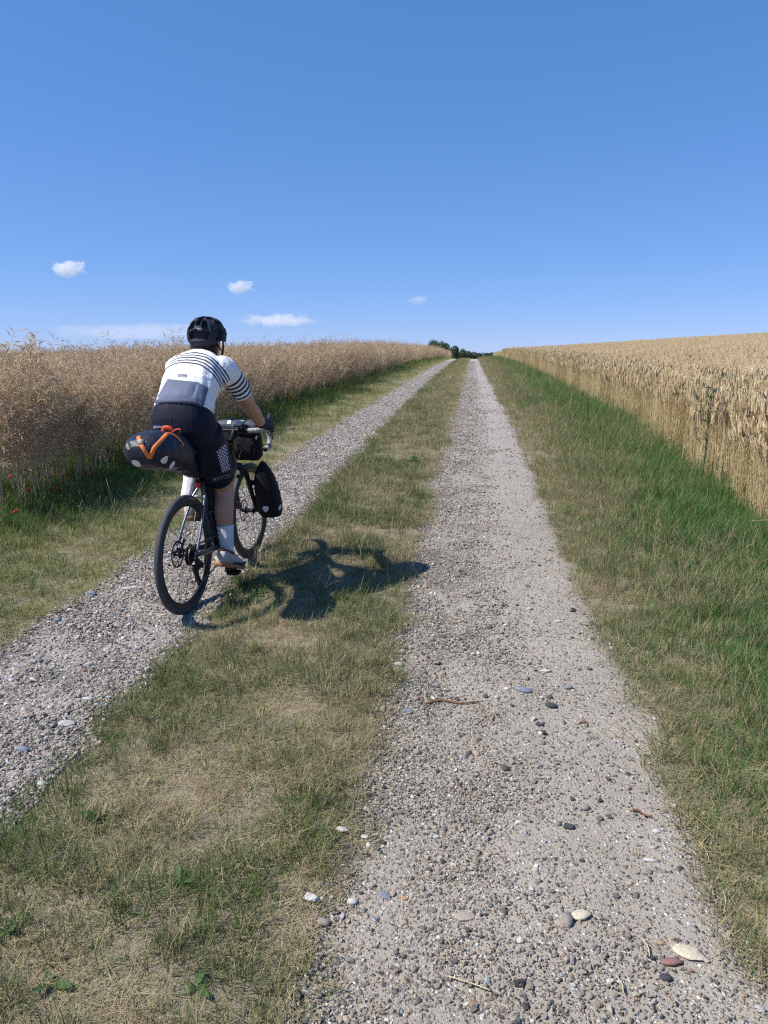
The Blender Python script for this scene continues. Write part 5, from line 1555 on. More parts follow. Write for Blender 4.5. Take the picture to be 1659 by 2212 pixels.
HC = np.array([-0.008, 0.528, 1.570])      # head centre
bd_ = MB()
bd_.add(*loft(torso_rings(-0.004, 0, 11), 40))
bd_.add(*limb([(-0.013, 0.425, 1.44), (-0.014, 0.465, 1.48), (-0.015, 0.505, 1.525)], [0.068, 0.060, 0.058]))
bd_.add(*ellipsoid(HC + [0, -0.012, 0.022], (0.074, 0.094, 0.092), 28, 18))          # skull
bd_.add(*loft([(HC + [0, y, z], (1, 0, 0), (0, 1, 0), a, b, 2.3) for y, z, a, b in ((0.05, -0.115, 0.022, 0.022), (0.042, -0.10, 0.042, 0.046), (0.028, -0.07, 0.056, 0.062), (0.018, -0.03, 0.066, 0.076), (0.008, 0.02, 0.071, 0.088))], 28))   # jaw
bd_.add(*limb([HC + [0, 0.098, 0.0], HC + [0, 0.108, -0.022], HC + [0, 0.112, -0.038], HC + [0, 0.09, -0.045]], [0.008, 0.010, 0.014, 0.012], 12, 3))   # nose
bd_.add(*ellipsoid(HC + [0, 0.084, -0.072], (0.024, 0.012, 0.008), 14, 8))         # lips
for s in (-1, 1):
    bd_.add(*ellipsoid(HC + [s * 0.073, -0.006, -0.012], (0.011, 0.020, 0.031), 12, 10))  # ear
    bd_.add(*limb(arm_path(s), ARM_R)); bd_.add(*limb(leg_path(s), LEG_R))
    bd_.add(*ellipsoid(HIP[s] + [0, -0.062, -0.005], (0.088, 0.075, 0.088), 20, 14))   # seat muscle
    k = KNE[s] * 0.7 + ANK[s] * 0.3
    bd_.add(*ellipsoid(k + [0, -0.022, 0.0], (0.060, 0.050, 0.105), 16, 12))            # calf
    bd_.add(*ellipsoid(SHO[s] + [0.004 * s, 0, 0.004], (0.058, 0.066, 0.062), 18, 12))
    bd_.add(*limb([ANK[s] + [0, -0.03, -0.05], ANK[s] + [0, 0.03, -0.055], ANK[s] + [0, 0.13, -0.09 if s > 0 else -0.085]], [0.030, 0.034, 0.026], 14, 4))
    hand(bd_, s)
body = link('body', remesh(bd_, 0.0055, 8, 0.5), rider, M_SKIN)
M_EYE = simple('eye_white', (0.75, 0.74, 0.72), 0.2); M_IRIS = simple('iris', (0.08, 0.05, 0.03), 0.2)
for s in (-1, 1):
    e = MB().add(*ellipsoid(HC + [s * 0.031, 0.083, 0.004], (0.0125, 0.0125, 0.0095), 16, 10)).build('eye', M_EYE, rider)
    MB().add(*ellipsoid(HC + [s * 0.031, 0.0925, 0.004], (0.005, 0.004, 0.005), 10, 8)).build('iris', M_IRIS, e)

# ---- jersey: body of the shirt and sleeves as one cloth, stripes by its own weave coordinates
je = MB()
je.add(*loft(torso_rings(0.006, 4, 11), 44))
HEMC = np.array(SPINE[4][0])
def sleeve(s):
    Q = smooth_path(arm_path(s), 8); L = np.r_[0, np.cumsum(np.linalg.norm(np.diff(Q, axis=0), axis=1))]
    rr = np.interp(np.linspace(0, 5, len(Q)), np.arange(6), ARM_R) + 0.006
    end = np.linalg.norm(SHO[s] - arm_path(s)[0]) + 0.222
    k = L < end
    return Q[k], rr[k] + 0.003 * ss(0.1, 0.25, L[k])
for s in (-1, 1):
    Q, rr = sleeve(s); je.add(*tube(Q, rr, 28))
    je.add(*ellipsoid(SHO[s] + [0.004 * s, 0, 0.004], (0.063, 0.071, 0.067), 18, 12))
    je.add(*limb([SHO[s] + [-0.02 * s, -0.03, -0.05], SHO[s] + [0.0, -0.01, -0.03]], [0.06, 0.055], 18, 4))
me = remesh(je, 0.005, 7, 0.5)
crumple(me, 0.0040, 0.08, 4.0, ((0.5, 0.6, 0.6), 0.35)); crumple(me, 0.0028, 0.045, 11.0, ((-0.7, 0.5, 0.5), 0.4))
co = np.zeros(len(me.vertices) * 3, np.float32); me.vertices.foreach_get('co', co); co = co.reshape(-1, 3)
SPD = np.array([0, 0.70, 0.714]); SPO = np.array([-0.02, 0.10, 1.20])
su = (co - SPO) @ SPD + 2.4 * np.clip(np.abs(co[:, 0] + 0.03) - 0.03, 0, 1) ** 2
def arm_coord(co, s):
    Q = smooth_path(arm_path(s)[1:4], 14); L = np.r_[0, np.cumsum(np.linalg.norm(np.diff(Q, axis=0), axis=1))]
    d = np.linalg.norm(co[:, None, :] - Q[None], axis=2); i = d.argmin(1)
    i0 = np.clip(i, 0, len(Q) - 2); t = Q[i0 + 1] - Q[i0]; ln = np.linalg.norm(t, axis=1)
    a = ((co - Q[i0]) * t).sum(1) / ln
    return L[i0] + a, d.min(1)
aR, dR = arm_coord(co, 1); aL, dL = arm_coord(co, -1)
au = np.where(dR < dL, aR, aL)
lat = np.abs(co[:, 0] + 0.015)
is_arm = ss(0.030, 0.036, au) * (lat > 0.150)
for nm, a in (('along', su), ('sleeve', au), ('arm', is_arm)):
    at = me.attributes.new(nm, 'FLOAT', 'POINT'); at.data.foreach_set('value', a.astype(np.float32))
def jersey_material():
    m, nt, b = nmat('jersey_cloth')
    A = lambda n: nd(nt, 'ShaderNodeAttribute', attribute_name=n).outputs['Fac']
    def bars(x, lo, step, cnt, w):
        q = math_(nt, 'DIVIDE', math_(nt, 'SUBTRACT', x, lo), step)
        ins = math_(nt, 'LESS_THAN', math_(nt, 'FRACT', q), w / step)
        rng = math_(nt, 'MULTIPLY', math_(nt, 'GREATER_THAN', q, 0.0), math_(nt, 'LESS_THAN', q, float(cnt)))
        return math_(nt, 'MULTIPLY', ins, rng)
    back = bars(A('along'), 0.262, 0.0235, 5, 0.0112)
    slv = bars(A('sleeve'), 0.068, 0.0285, 5, 0.0150)
    arm = A('arm')
    k = math_(nt, 'ADD', math_(nt, 'MULTIPLY', back, math_(nt, 'SUBTRACT', 1.0, math_(nt, 'GREATER_THAN', arm, 0.5))), math_(nt, 'MULTIPLY', slv, math_(nt, 'GREATER_THAN', arm, 0.5)), clamp=True)
    nz = noise_tex(nt, 22, 4)
    wht = ramp(nt, nz, [(0.3, (0.70, 0.70, 0.72)), (0.7, (0.80, 0.80, 0.81))])
    nt.links.new(mixc(nt, k, wht, (0.022, 0.026, 0.055)), b.inputs['Base Color'])
    b.inputs['Roughness'].default_value = 0.75; b.inputs['Sheen Weight'].default_value = 0.1
    # creases
    tc = nd(nt, 'ShaderNodeTexCoord'); mp = nd(nt, 'ShaderNodeMapping'); mp.inputs['Scale'].default_value = (7, 34, 26); mp.inputs['Rotation'].default_value = (0.7, 0.5, 0.2)
    nt.links.new(tc.outputs['Object'], mp.inputs['Vector'])
    n = nd(nt, 'ShaderNodeTexNoise'); n.inputs['Scale'].default_value = 1.0; n.inputs['Detail'].default_value = 4; nt.links.new(mp.outputs[0], n.inputs['Vector'])
    bump(nt, b, math_(nt, 'ADD', n.outputs['Fac'], math_(nt, 'MULTIPLY', noise_tex(nt, 700, 1), 0.03)), 0.75, 0.016)
    return m
jersey = link('jersey', me, rider, jersey_material()); bv_j = bvh_of(me)
M_POCKET = fabric('pocket_cloth', (0.105, 0.125, 0.185), 0.7, 0.22)
M_HEM = fabric('hem_elastic', (0.075, 0.088, 0.13), 0.7, 0.3)
def J(x, y): return ((480 + x / 4.608) * 0.66526, (1010 + y / 4.608) * 0.66526)     # places read off an enlargement
# main pocket panel and its folded right side
po = MB(); po.add(*patch(bv_j, [J(300, 1020), J(740, 1065), J(665, 1318), J(118, 1335)], 0.003, 22, 12, 0.006)); po.build('pocket', M_POCKET, jersey)
po = MB(); po.add(*patch(bv_j, [J(740, 1062), J(905, 1155), J(838, 1404), J(662, 1318)], 0.003, 12, 12, 0.007)); po.build('pocket_side', M_POCKET, jersey)
hm = MB()
for quad in ([J(112, 1330), J(470, 1322), J(470, 1385), J(100, 1378)], [J(470, 1322), J(668, 1318), J(668, 1402), J(470, 1385)], [J(668, 1318), J(838, 1402), J(820, 1440), J(668, 1402)]):
    v, f = patch(bv_j, quad, 0.004, 22, 5, 0.002)
    hm.add([np.array(p) + np.array([0, -0.0018 * math.sin((i % 23) * 1.9), 0.0]) for i, p in enumerate(v)], f)
hm.build('hem_band', M_HEM, jersey)
MB().add(*patch(bv_j, [J(458, 945), J(588, 950), J(575, 992), J(450, 985)], 0.002, 6, 4)).build('label', M_POCKET, jersey)
MB().add(*patch(bv_j, [J(470, 972), J(570, 976), J(567, 984), J(466, 980)], 0.003, 6, 2)).build('label_print', M_WHITE, jersey)

# ---- shorts
sh = MB(); sh.add(*loft(torso_rings(0.003, 0, 6), 44))
def cut_path(P, R, end, g):
    Q = smooth_path(P, 8); L = np.r_[0, np.cumsum(np.linalg.norm(np.diff(Q, axis=0), axis=1))]; rr = np.interp(np.linspace(0, len(P) - 1, len(Q)), np.arange(len(P)), R) + g
    k = L < end; return Q[k], rr[k]
for s in (-1, 1):
    Q, rr = cut_path(leg_path(s), LEG_R, 0.415, 0.005); sh.add(*tube(Q, rr, 30))
    sh.add(*ellipsoid(HIP[s] + [0, -0.062, -0.005], (0.093, 0.080, 0.093), 20, 14))
me = remesh(sh, 0.006, 7, 0.5)
crumple(me, 0.0016, 0.09, 6.0, ((0, 0.4, -0.9), 0.4))
def shorts_material():
    m, nt, b = nmat('shorts_cloth')
    n1 = noise_tex(nt, 10, 4)
    nt.links.new(ramp(nt, n1, [(0.3, (0.006, 0.0075, 0.018)), (0.7, (0.010, 0.012, 0.027))]), b.inputs['Base Color'])
    b.inputs['Roughness'].default_value = 0.65; b.inputs['Specular IOR Level'].default_value = 0.18; b.inputs['Sheen Weight'].default_value = 0.03; b.inputs['Sheen Roughness'].default_value = 0.4; b.inputs['Sheen Tint'].default_value = (0.6, 0.55, 0.9, 1)
    bump(nt, b, math_(nt, 'ADD', n1, math_(nt, 'MULTIPLY', noise_tex(nt, 500, 1), 0.06)), 0.25, 0.01)
    return m
shorts = link('shorts', me, rider, shorts_material()); bv_s = bvh_of(me)
def K(x, y): return ((390 + x / 4.1475) * 0.66526, (1300 + y / 4.1475) * 0.66526)
M_SEAM = simple('seam', (0.006, 0.006, 0.012), 0.7)
for path in ([K(480, 70), K(455, 190), K(445, 330)], [K(705, 80), K(690, 220), K(675, 390)], [K(960, 105), K(955, 250), K(960, 420)]):
    MB().add(*ribbon(bv_s, path, 0.0035, 0.0012)).build('seam', M_SEAM, shorts)
M_LILAC = simple('lilac_print', (0.50, 0.44, 0.62), 0.7); M_LILAC2 = simple('dull_lilac_print', (0.20, 0.17, 0.27), 0.7)
# chequered panel on the thigh
pv, pf = patch(bv_s, [K(1297, 690), K(1420, 575), K(1478, 930), K(1375, 975)], 0.0016, 16, 28)
cq = MB(); keep = []
for q in pf:
    i, j = q[0] % 17, q[0] // 17
    if (i // 2 + j // 2) % 2 == 0: keep.append(q)
cq.add(pv, keep); cq.build('chequer_print', M_LILAC, shorts)
def text_mesh(txt):
    cu = bpy.data.curves.new('txt', 'FONT'); cu.body = txt; cu.size = 1.0; cu.align_x = 'CENTER'; cu.align_y = 'CENTER'; cu.resolution_u = 3; cu.offset = 0.006
    o = bpy.data.objects.new('txt', cu); COL.objects.link(o); bpy.context.view_layer.update()
    me = bpy.data.meshes.new_from_object(o.evaluated_get(bpy.context.evaluated_depsgraph_get()))
    V = np.array([v.co[:] for v in me.vertices]); F = [tuple(p.vertices) for p in me.polygons]
    bpy.data.objects.remove(o, do_unlink=True)
    return V, F
def lettering(txt, bv, quad, lift=0.0016):
    """writing laid onto a surface inside a four-cornered field"""
    V, F = text_mesh(txt); lo, hi = V.min(0), V.max(0); A, B, C, D = [np.array(q, float) for q in quad]; out = []
    for p in V:
        u = (p[0] - lo[0]) / (hi[0] - lo[0]); w = 1 - (p[1] - lo[1]) / (hi[1] - lo[1])
        q = (A * (1 - u) + B * u) * (1 - w) + (D * (1 - u) + C * u) * w
        h = bv.ray_cast(CAM_L, sight(*q))
        out.append(None if h[0] is None else h[0] + h[1] * lift)
    F = [f for f in F if all(out[i] is not None for i in f)]
    return [o if o is not None else Vector((0, 0, 0)) for o in out], F
MB().add(*lettering('MATCH', bv_s, [K(1247, 1040), K(1476, 985), K(1476, 1035), K(1252, 1092)])).build('lettering', M_LILAC2, shorts, smooth=False)
v, f = patch(bv_s, [K(452, 340), K(592, 345), K(590, 362), K(450, 380)], 0.0015, 8, 2); MB().add(v, f).build('waist_print', M_LILAC2, shorts)

# ---- socks, shoes, gloves
M_SOCK = fabric('sock_knit', (0.62, 0.62, 0.65), 0.85, 0.25)
for s in (-1, 1):
    P, R = leg_path(s), LEG_R; Q = smooth_path(P, 8); rr = np.interp(np.linspace(0, 6, len(Q)), np.arange(7), R) + 0.0045
    L = np.r_[0, np.cumsum(np.linalg.norm(np.diff(Q, axis=0), axis=1))]; k = L > L[-1] - (0.172 if s > 0 else 0.20)
    Q, rr = Q[k], rr[k]
    Q = np.vstack([Q, ANK[s] + [0, 0.004, -0.035], ANK[s] + [0, 0.012, -0.06]]); rr = np.r_[rr, 0.040, 0.038]
    n = 48; v, f = tube(Q, rr, n)
    v = [np.array(p) for p in v]
    for i in range(len(Q)):
        for q in range(n):
            c = Q[i]; v[i * n + q] = c + (v[i * n + q] - c) * (1 + 0.012 * (1 if q % 4 < 2 else -1))
    o = MB().add(v, f).build('sock', M_SOCK, rider)
    if s > 0:
        bs_ = bvh_of(o.data); K5 = lambda x, y: ((470 + x / 3.858) * 0.66526, (1550 + y / 3.858) * 0.66526)
        v, f = ribbon(bs_, [K5(915, 665), K5(935, 668), K5(960, 682)], 0.006, 0.001)
        if f: MB().add(v, f).build('sock_mark', simple('blue_mark', (0.12, 0.20, 0.42), 0.7), o)
M_SHOE = simple('shoe_upper', (0.42, 0.38, 0.33), 0.7, var=0.15, vs=60, bmp=0.3, bs=200); M_SHOED = simple('shoe_dark', (0.035, 0.032, 0.035), 0.6); M_GUM = simple('gum_sole', (0.36, 0.17, 0.055), 0.65); M_LINER = simple('shoe_liner', (0.20, 0.03, 0.04), 0.7)
def shoe(s):
    """built toe forward along +y with the ball of the foot at the origin, then tilted onto the pedal"""
    root = empty('shoe', (0, 0, 0), (0, 0, 0), rider)
    up = [(-0.172, 0.010, 0.018, 0.030), (-0.165, 0.026, 0.030, 0.052), (-0.145, 0.032, 0.040, 0.066), (-0.115, 0.034, 0.043, 0.070), (-0.08, 0.034, 0.042, 0.062), (-0.04, 0.038, 0.036, 0.050), (0.0, 0.044, 0.030, 0.040), (0.04, 0.043, 0.025, 0.032), (0.075, 0.034, 0.020, 0.026), (0.096, 0.018, 0.014, 0.018), (0.101, 0.006, 0.008, 0.012)]
    MB().add(*loft([((0, y, 0.012 + h), (1, 0, 0), (0, 0, 1), w, h, 2.5) for y, w, h, _ in up], 28)).build('upper', M_SHOE, root)
    so = [(-0.178, 0.012), (-0.168, 0.030), (-0.14, 0.036), (-0.10, 0.034), (-0.05, 0.036), (0.0, 0.047), (0.045, 0.046), (0.08, 0.036), (0.102, 0.018), (0.108, 0.006)]
    MB().add(*loft([((0, y, 0.008 + max(0, y - 0.03) * 0.12), (1, 0, 0), (0, 0, 1), w, 0.0125, 4) for y, w in so], 28)).build('sole', M_GUM, root)
    MB().add(*loft([((0, y, 0.028 + max(0, y) * 0.1), (1, 0, 0), (0, 0, 1), w + 0.0008, 0.014, 3.2) for y, w in ((-0.06, 0.036), (-0.03, 0.040), (0.0, 0.0465), (0.045, 0.0455), (0.08, 0.036), (0.103, 0.018), (0.108, 0.006))], 28)).build('rand', M_SHOED, root)
    MB().add(*tube(smooth_path([(0.034, -0.105, 0.088), (0.0, -0.155, 0.094), (-0.034, -0.105, 0.088), (-0.028, -0.065, 0.083), (0, -0.045, 0.082), (0.028, -0.065, 0.083), (0.034, -0.105, 0.088)], 5), 0.007, 8)).build('collar', M_LINER, root)
    MB().add(*box((0, 0.0, -0.008), (0.03, 0.045, 0.012))).build('cleat', M_BLACK, root, smooth=False)
    return root
for s, pd, pitch in ((1, PED_R, math.radians(-23)), (-1, PED_L, math.radians(-3))):
    o = shoe(s); o.location = pd + [-0.004 * s - (0.004 if s > 0 else 0.008), 0.008, 0.028]; o.rotation_euler = (pitch, 0, math.radians(-9 * s)); o.scale = (1.08, 1.08, 1.08)
M_GLOVE = fabric('glove_cloth', (0.016, 0.017, 0.026), 0.7, 0.3)
for s in (-1, 1):
    g = MB(); hand(g, s, 0.0028, 2)
    g.add(*limb([WRI[s] * 0.93 + ELB[s] * 0.07, WRI[s], MIR((0.218, 0.835, 1.016), s)], [0.0335, 0.033, 0.034], 20, 4))
    link('glove', remesh(g, 0.0035, 4, 0.5), rider, M_GLOVE)

# ---- hair and helmet
hr = MB(); rh = np.random.RandomState(5)
for i in range(420):
    a = rh.uniform(-1.75, 1.35)                      # round the back of the head
    el = rh.uniform(-0.85, -0.1)
    d = np.array([math.sin(a) * math.cos(el), -math.cos(a) * math.cos(el), math.sin(el)])
    p = HC + [0, -0.010, 0.012] + d * np.array([0.076, 0.096, 0.092])
    L = rh.uniform(0.04, 0.07); P = [p]; q = p.copy(); v = np.array([d[0] * 0.15 - 0.06, d[1] * 0.10, -0.95]) + rh.normal(0, 0.06, 3)
    for k in range(4):
        q = q + v / np.linalg.norm(v) * L / 4; v = v + np.array([d[0] * 0.05 - 0.03, d[1] * 0.10, 0.02]); P.append(q.copy())
    hr.add(*tube(P, [0.0055, 0.006, 0.005, 0.0035, 0.0008], 5, cap=False))
hair = hr.build('hair', simple('brown_hair', (0.085, 0.042, 0.028), 0.45, var=0.4, vs=60, bmp=0.4, bs=300), rider)
hair['kind'] = 'stuff'
HEL = np.array([-0.007, 0.526, 1.588])
def helmet():
    na, ne = 432, 168
    vents = [  # corners as (azimuth from the rear, elevation) in degrees
        [(-40, 14), (-15, 22), (-14, 50), (-34, 46)], [(-9, 32), (9, 32), (11, 74), (-11, 74)], [(15, 22), (40, 14), (34, 46), (14, 50)],
        [(-30, -12), (30, -12), (36, 8), (11, 17), (-11, 17), (-36, 8)],
        [(56, -14), (78, -10), (86, 12), (74, 26), (56, 18)], [(-78, -10), (-56, -14), (-56, 18), (-74, 26), (-86, 12)],
        [(100, 2), (122, 4), (124, 16), (104, 20)], [(-122, 4), (-100, 2), (-104, 20), (-124, 16)],
        [(62, 38), (100, 34), (104, 44), (64, 50)], [(-100, 34), (-62, 38), (-64, 50), (-104, 44)],
        [(30, 58), (60, 58), (70, 66), (34, 68)], [(-60, 58), (-30, 58), (-34, 68), (-70, 66)],
        [(120, 42), (160, 40), (165, 56), (110, 56)], [(-160, 40), (-120, 42), (-110, 56), (-165, 56)]]
    def sd(px, py, poly):
        d = np.full(px.shape, 1e9); ins = np.zeros(px.shape, bool); n = len(poly)
        for i in range(n):
            x0, y0 = poly[i]; x1, y1 = poly[(i + 1) % n]
            ex, ey = x1 - x0, y1 - y0; wx, wy = px - x0, py - y0
            t = np.clip((wx * ex + wy * ey) / (ex * ex + ey * ey), 0, 1)
            d = np.minimum(d, np.hypot(wx - ex * t, wy - ey * t))
            c = ((y0 <= py) & (y1 > py)) | ((y1 <= py) & (y0 > py))
            with np.errstate(divide='ignore', invalid='ignore'):
                xi = x0 + (py - y0) / (y1 - y0) * (x1 - x0) if y1 != y0 else np.inf
            ins ^= c & (px < xi)
        return np.where(ins, -d, d)
    az = np.linspace(-180, 180, na, endpoint=False); t = np.linspace(0, 1, ne)
    AZ = np.repeat(az[None], ne, 0)
    low = -31 + 17 * ss(20, 90, np.abs(az)) - 6 * ss(70, 110, np.abs(az)) + 8 * ss(120, 170, np.abs(az))
    EL = low[None] + (89.5 - low[None]) * t[:, None]
    D = np.min([sd(AZ, EL, p) for p in vents], axis=0)
    a, e = np.radians(AZ), np.radians(EL)
    ex = 0.92
    cz = np.cos(e)
    X = np.sin(a) * cz; Y = -np.cos(a) * cz; Z = np.sin(e)
    k = 1.0 - 0.17 * ss(0.9, -2.4, D) + 0.030 * np.exp(-((D - 2.0) / 1.5) ** 2)
    # long ridges over the crown
    k = k + 0.012 * np.cos(np.radians(AZ) * 6) * ss(30, 60, EL) * ss(89, 75, EL)
    V = np.stack([HEL[0] + 0.110 * X * k, HEL[1] + 0.146 * Y * k, HEL[2] + np.where(Z > 0, 0.112, 0.125) * Z * k], -1)
    # hollow inside
    ne2 = 16; t2 = np.linspace(0, 1, ne2); EL2 = low[None] + (89.5 - low[None]) * t2[:, None]; e2 = np.radians(EL2); A2 = np.radians(np.repeat(az[None], ne2, 0))
    V2 = np.stack([HEL[0] + 0.088 * np.sin(A2) * np.cos(e2), HEL[1] - 0.118 * np.cos(A2) * np.cos(e2), HEL[2] + 0.095 * np.sin(e2)], -1)
    v = np.concatenate([V.reshape(-1, 3), V2.reshape(-1, 3)]); f, mi = [], []
    inside = D < -1.2; rim = (np.abs(D - 1.7) < 1.3)
    for j in range(ne - 1):
        for i in range(na):
            i2 = (i + 1) % na; f.append((j * na + i, j * na + i2, (j + 1) * na + i2, (j + 1) * na + i)); mi.append(1 if inside[j, i] and inside[j + 1, i2] else (2 if rim[j, i] and abs(az[i]) < 46 else 0))
    o = ne * na
    for j in range(ne2 - 1):
        for i in range(na):
            i2 = (i + 1) % na; f.append((o + j * na + i, o + (j + 1) * na + i, o + (j + 1) * na + i2, o + j * na + i2)); mi.append(1)
    for i in range(na):
        i2 = (i + 1) % na; f.append((i, o + i, o + i2, i2)); mi.append(0)
    f.append(tuple((ne - 1) * na + i for i in range(na))); mi.append(0)
    me = np_poly('helmet', v, f)
    me.polygons.foreach_set('material_index', mi)
    return me
def np_poly(name, v, f):
    me = bpy.data.meshes.new(name); me.from_pydata([tuple(map(float, p)) for p in v], [], f); me.polygons.foreach_set('use_smooth', [True] * len(f)); me.update(); return me
me = helmet()
hel = link('helmet', me, rider, [simple('helmet_shell', (0.017, 0.021, 0.034), 0.62, var=0.1, spec=0.3), simple('helmet_inside', (0.007, 0.007, 0.009), 0.8), simple('helmet_rim', (0.11, 0.115, 0.135), 0.4)])
shade_sharp(me, 50)
bv_h = bvh_of(me)
MB().add(*lettering('POC', bv_h, [J(738, 262), J(806, 262), J(806, 288), J(738, 288)], 0.002)).build('lettering', M_WHITE, hel, smooth=False)
for s in (-1, 1):
    MB().add(*tube(smooth_path([HEL + [s * 0.092, 0.02, -0.035], HEL + [s * 0.084, 0.03, -0.09], HEL + [s * 0.05, 0.055, -0.145], HEL + [0, 0.06, -0.155]], 5), 0.006, 6, flat=0.3)).build('chin_strap', M_BLACK, hel)
    MB().add(*tube(smooth_path([HEL + [s * 0.082, -0.06, -0.045], HEL + [s * 0.084, -0.02, -0.075], HEL + [s * 0.080, 0.03, -0.10]], 5), 0.006, 6, flat=0.3)).build('rear_strap', M_BLACK, hel)
MB().add(*tube(smooth_path([HEL + [0.078, -0.055, -0.062], HEL + [0.045, -0.098, -0.078], HEL + [0, -0.112, -0.082], HEL + [-0.045, -0.098, -0.078], HEL + [-0.078, -0.055, -0.062]], 6), 0.012, 8, flat=0.5)).build('fit_cradle', M_BLACK, hel)
# ================================================================== small plants and things lying about
M_PLANT = leaf_material('plantain_leaf', (0.045, 0.095, 0.024), (0.085, 0.14, 0.045))
def broad_leaf(L, W, rise, droop, n=7):
    v, f = [], []
    for i in range(n + 1):
        t = i / n; w = W * math.sin(math.pi * min(1, t * 0.92 + 0.06)) ** 0.8 * (0.25 if t < 0.15 else 1); y = L * t; z = rise * t - droop * t * t
        v += [(-w / 2, y, z + 0.10 * w), (0, y, z - 0.04 * w), (w / 2, y, z + 0.10 * w)]
    for i in range(n):
        a = 3 * i; f += [(a, a + 1, a + 4, a + 3), (a + 1, a + 2, a + 5, a + 4)]
    return v, f
def plantain(px, py, s, seed, label, n=8, spikes=0):
    r = np.random.RandomState(seed); p = unproject(px, py); x, y = p[0], p[1]
    root = empty('plantain', (x, y, float(gz(x, y)) + 0.004))
    for k in range(n):
        L = s * r.uniform(0.45, 1.25); me = MB().add(*broad_leaf(L, L * r.uniform(0.36, 0.5), L * r.uniform(0.3, 0.75), L * r.uniform(0.25, 0.5))).mesh('leaf')
        o = link('leaf', me, root, M_PLANT); o.rotation_euler = (r.uniform(-0.15, 0.3), r.uniform(-0.3, 0.3), k * 6.283 / n + r.uniform(-0.5, 0.5))
    for k in range(spikes):
        h = s * r.uniform(1.0, 1.6); d = r.normal(0, 0.02, 2)
        MB().add(*tube([(0, 0, 0), (d[0], d[1], h * 0.6), (d[0] * 1.6, d[1] * 1.6, h * 0.65), (d[0] * 2, d[1] * 2, h)], [0.0012, 0.0012, 0.003, 0.002], 6)).build('flower_spike', M_RSTEM, root)
    tag(root, label, 'weed', 'broad-leaved weeds in the middle strip')
plantain(212, 1772, 0.058, 1, 'dark rosette of broad leaves by the pale track in the parched grass', 9, 2)
plantain(322, 1555, 0.052, 2, 'broad-leaved weed at the strip edge halfway between bicycle and dark rosette', 8, 3)
plantain(22, 2010, 0.065, 3, 'large-leaved weed at the left edge of the picture', 6)
plantain(388, 1905, 0.04, 4, 'small upright green weed in the middle of the parched strip', 4)
plantain(115, 2130, 0.05, 5, 'low broad weed nearest the bottom left corner', 5)
plantain(555, 1288, 0.06, 6, 'leafy green weed beside the shadow of the saddle pack', 8)
plantain(890, 998, 0.12, 7, 'dark green tuft-like weed far up the middle strip', 14)
plantain(425, 2140, 0.04, 8, 'small green weed low in the parched strip near the gravel', 5)

# poppies at the foot of the rapeseed
M_POPPY = simple('poppy_petal', (0.62, 0.035, 0.018), 0.6, var=0.2); M_PCENTRE = simple('poppy_centre', (0.02, 0.02, 0.015), 0.8)
def poppy(px, py, h, seed, label):
    r = np.random.RandomState(seed); p = unproject(px, py); x, y = p[0], p[1]
    root = empty('poppy', (x, y, float(gz(x, y))))
    P = [(0, 0, 0), (r.normal(0, 0.02), r.normal(0, 0.02), h * 0.6), (r.normal(0, 0.03), r.normal(0, 0.03), h)]
    MB().add(*tube(smooth_path(P, 4), 0.0016, 5)).build('stem', M_PLANT, root)
    for k in range(4):
        a = k * 1.5708; v, f = [], []
        for i in range(5):
            for j in range(4):
                t = j / 3; b = a + (i - 2) * 0.38; rr = 0.022 * t
                v.append((rr * math.cos(b), rr * math.sin(b), 0.016 * t * t + 0.003 * math.sin(i * 2.2 + k)))
        for i in range(4):
            for j in range(3): f.append((i * 4 + j, i * 4 + j + 1, (i + 1) * 4 + j + 1, (i + 1) * 4 + j))
        o = MB().add(v, f).build('petal', M_POPPY, root); o.location = P[-1]; o.rotation_euler = (0.5, -0.4, 0)
    MB().add(*ellipsoid(np.array(P[-1]) + [0, 0, 0.008], (0.006, 0.006, 0.008), 8, 6)).build('seed_head', M_PCENTRE, root)
    tag(root, label, 'poppy', 'poppies at the foot of the rapeseed')
# px, py are the foot; the flower stands h above it
poppy(152, 1085, 0.26, 1, 'tallest red poppy in the pair under the rapeseed'); poppy(149, 1088, 0.19, 2, 'lower red poppy of the pair under the rapeseed')
poppy(205, 1078, 0.24, 3, 'red poppy nearest the saddle pack'); poppy(134, 1100, 0.18, 4, 'small red poppy left below the pair'); poppy(54, 1110, 0.22, 5, 'red poppy left among the bare rapeseed stems'); poppy(42, 1140, 0.14, 6, 'lowest red poppy near the left picture edge')
poppy(30, 1100, 0.30, 7, 'small red poppy highest on the left among the stems')

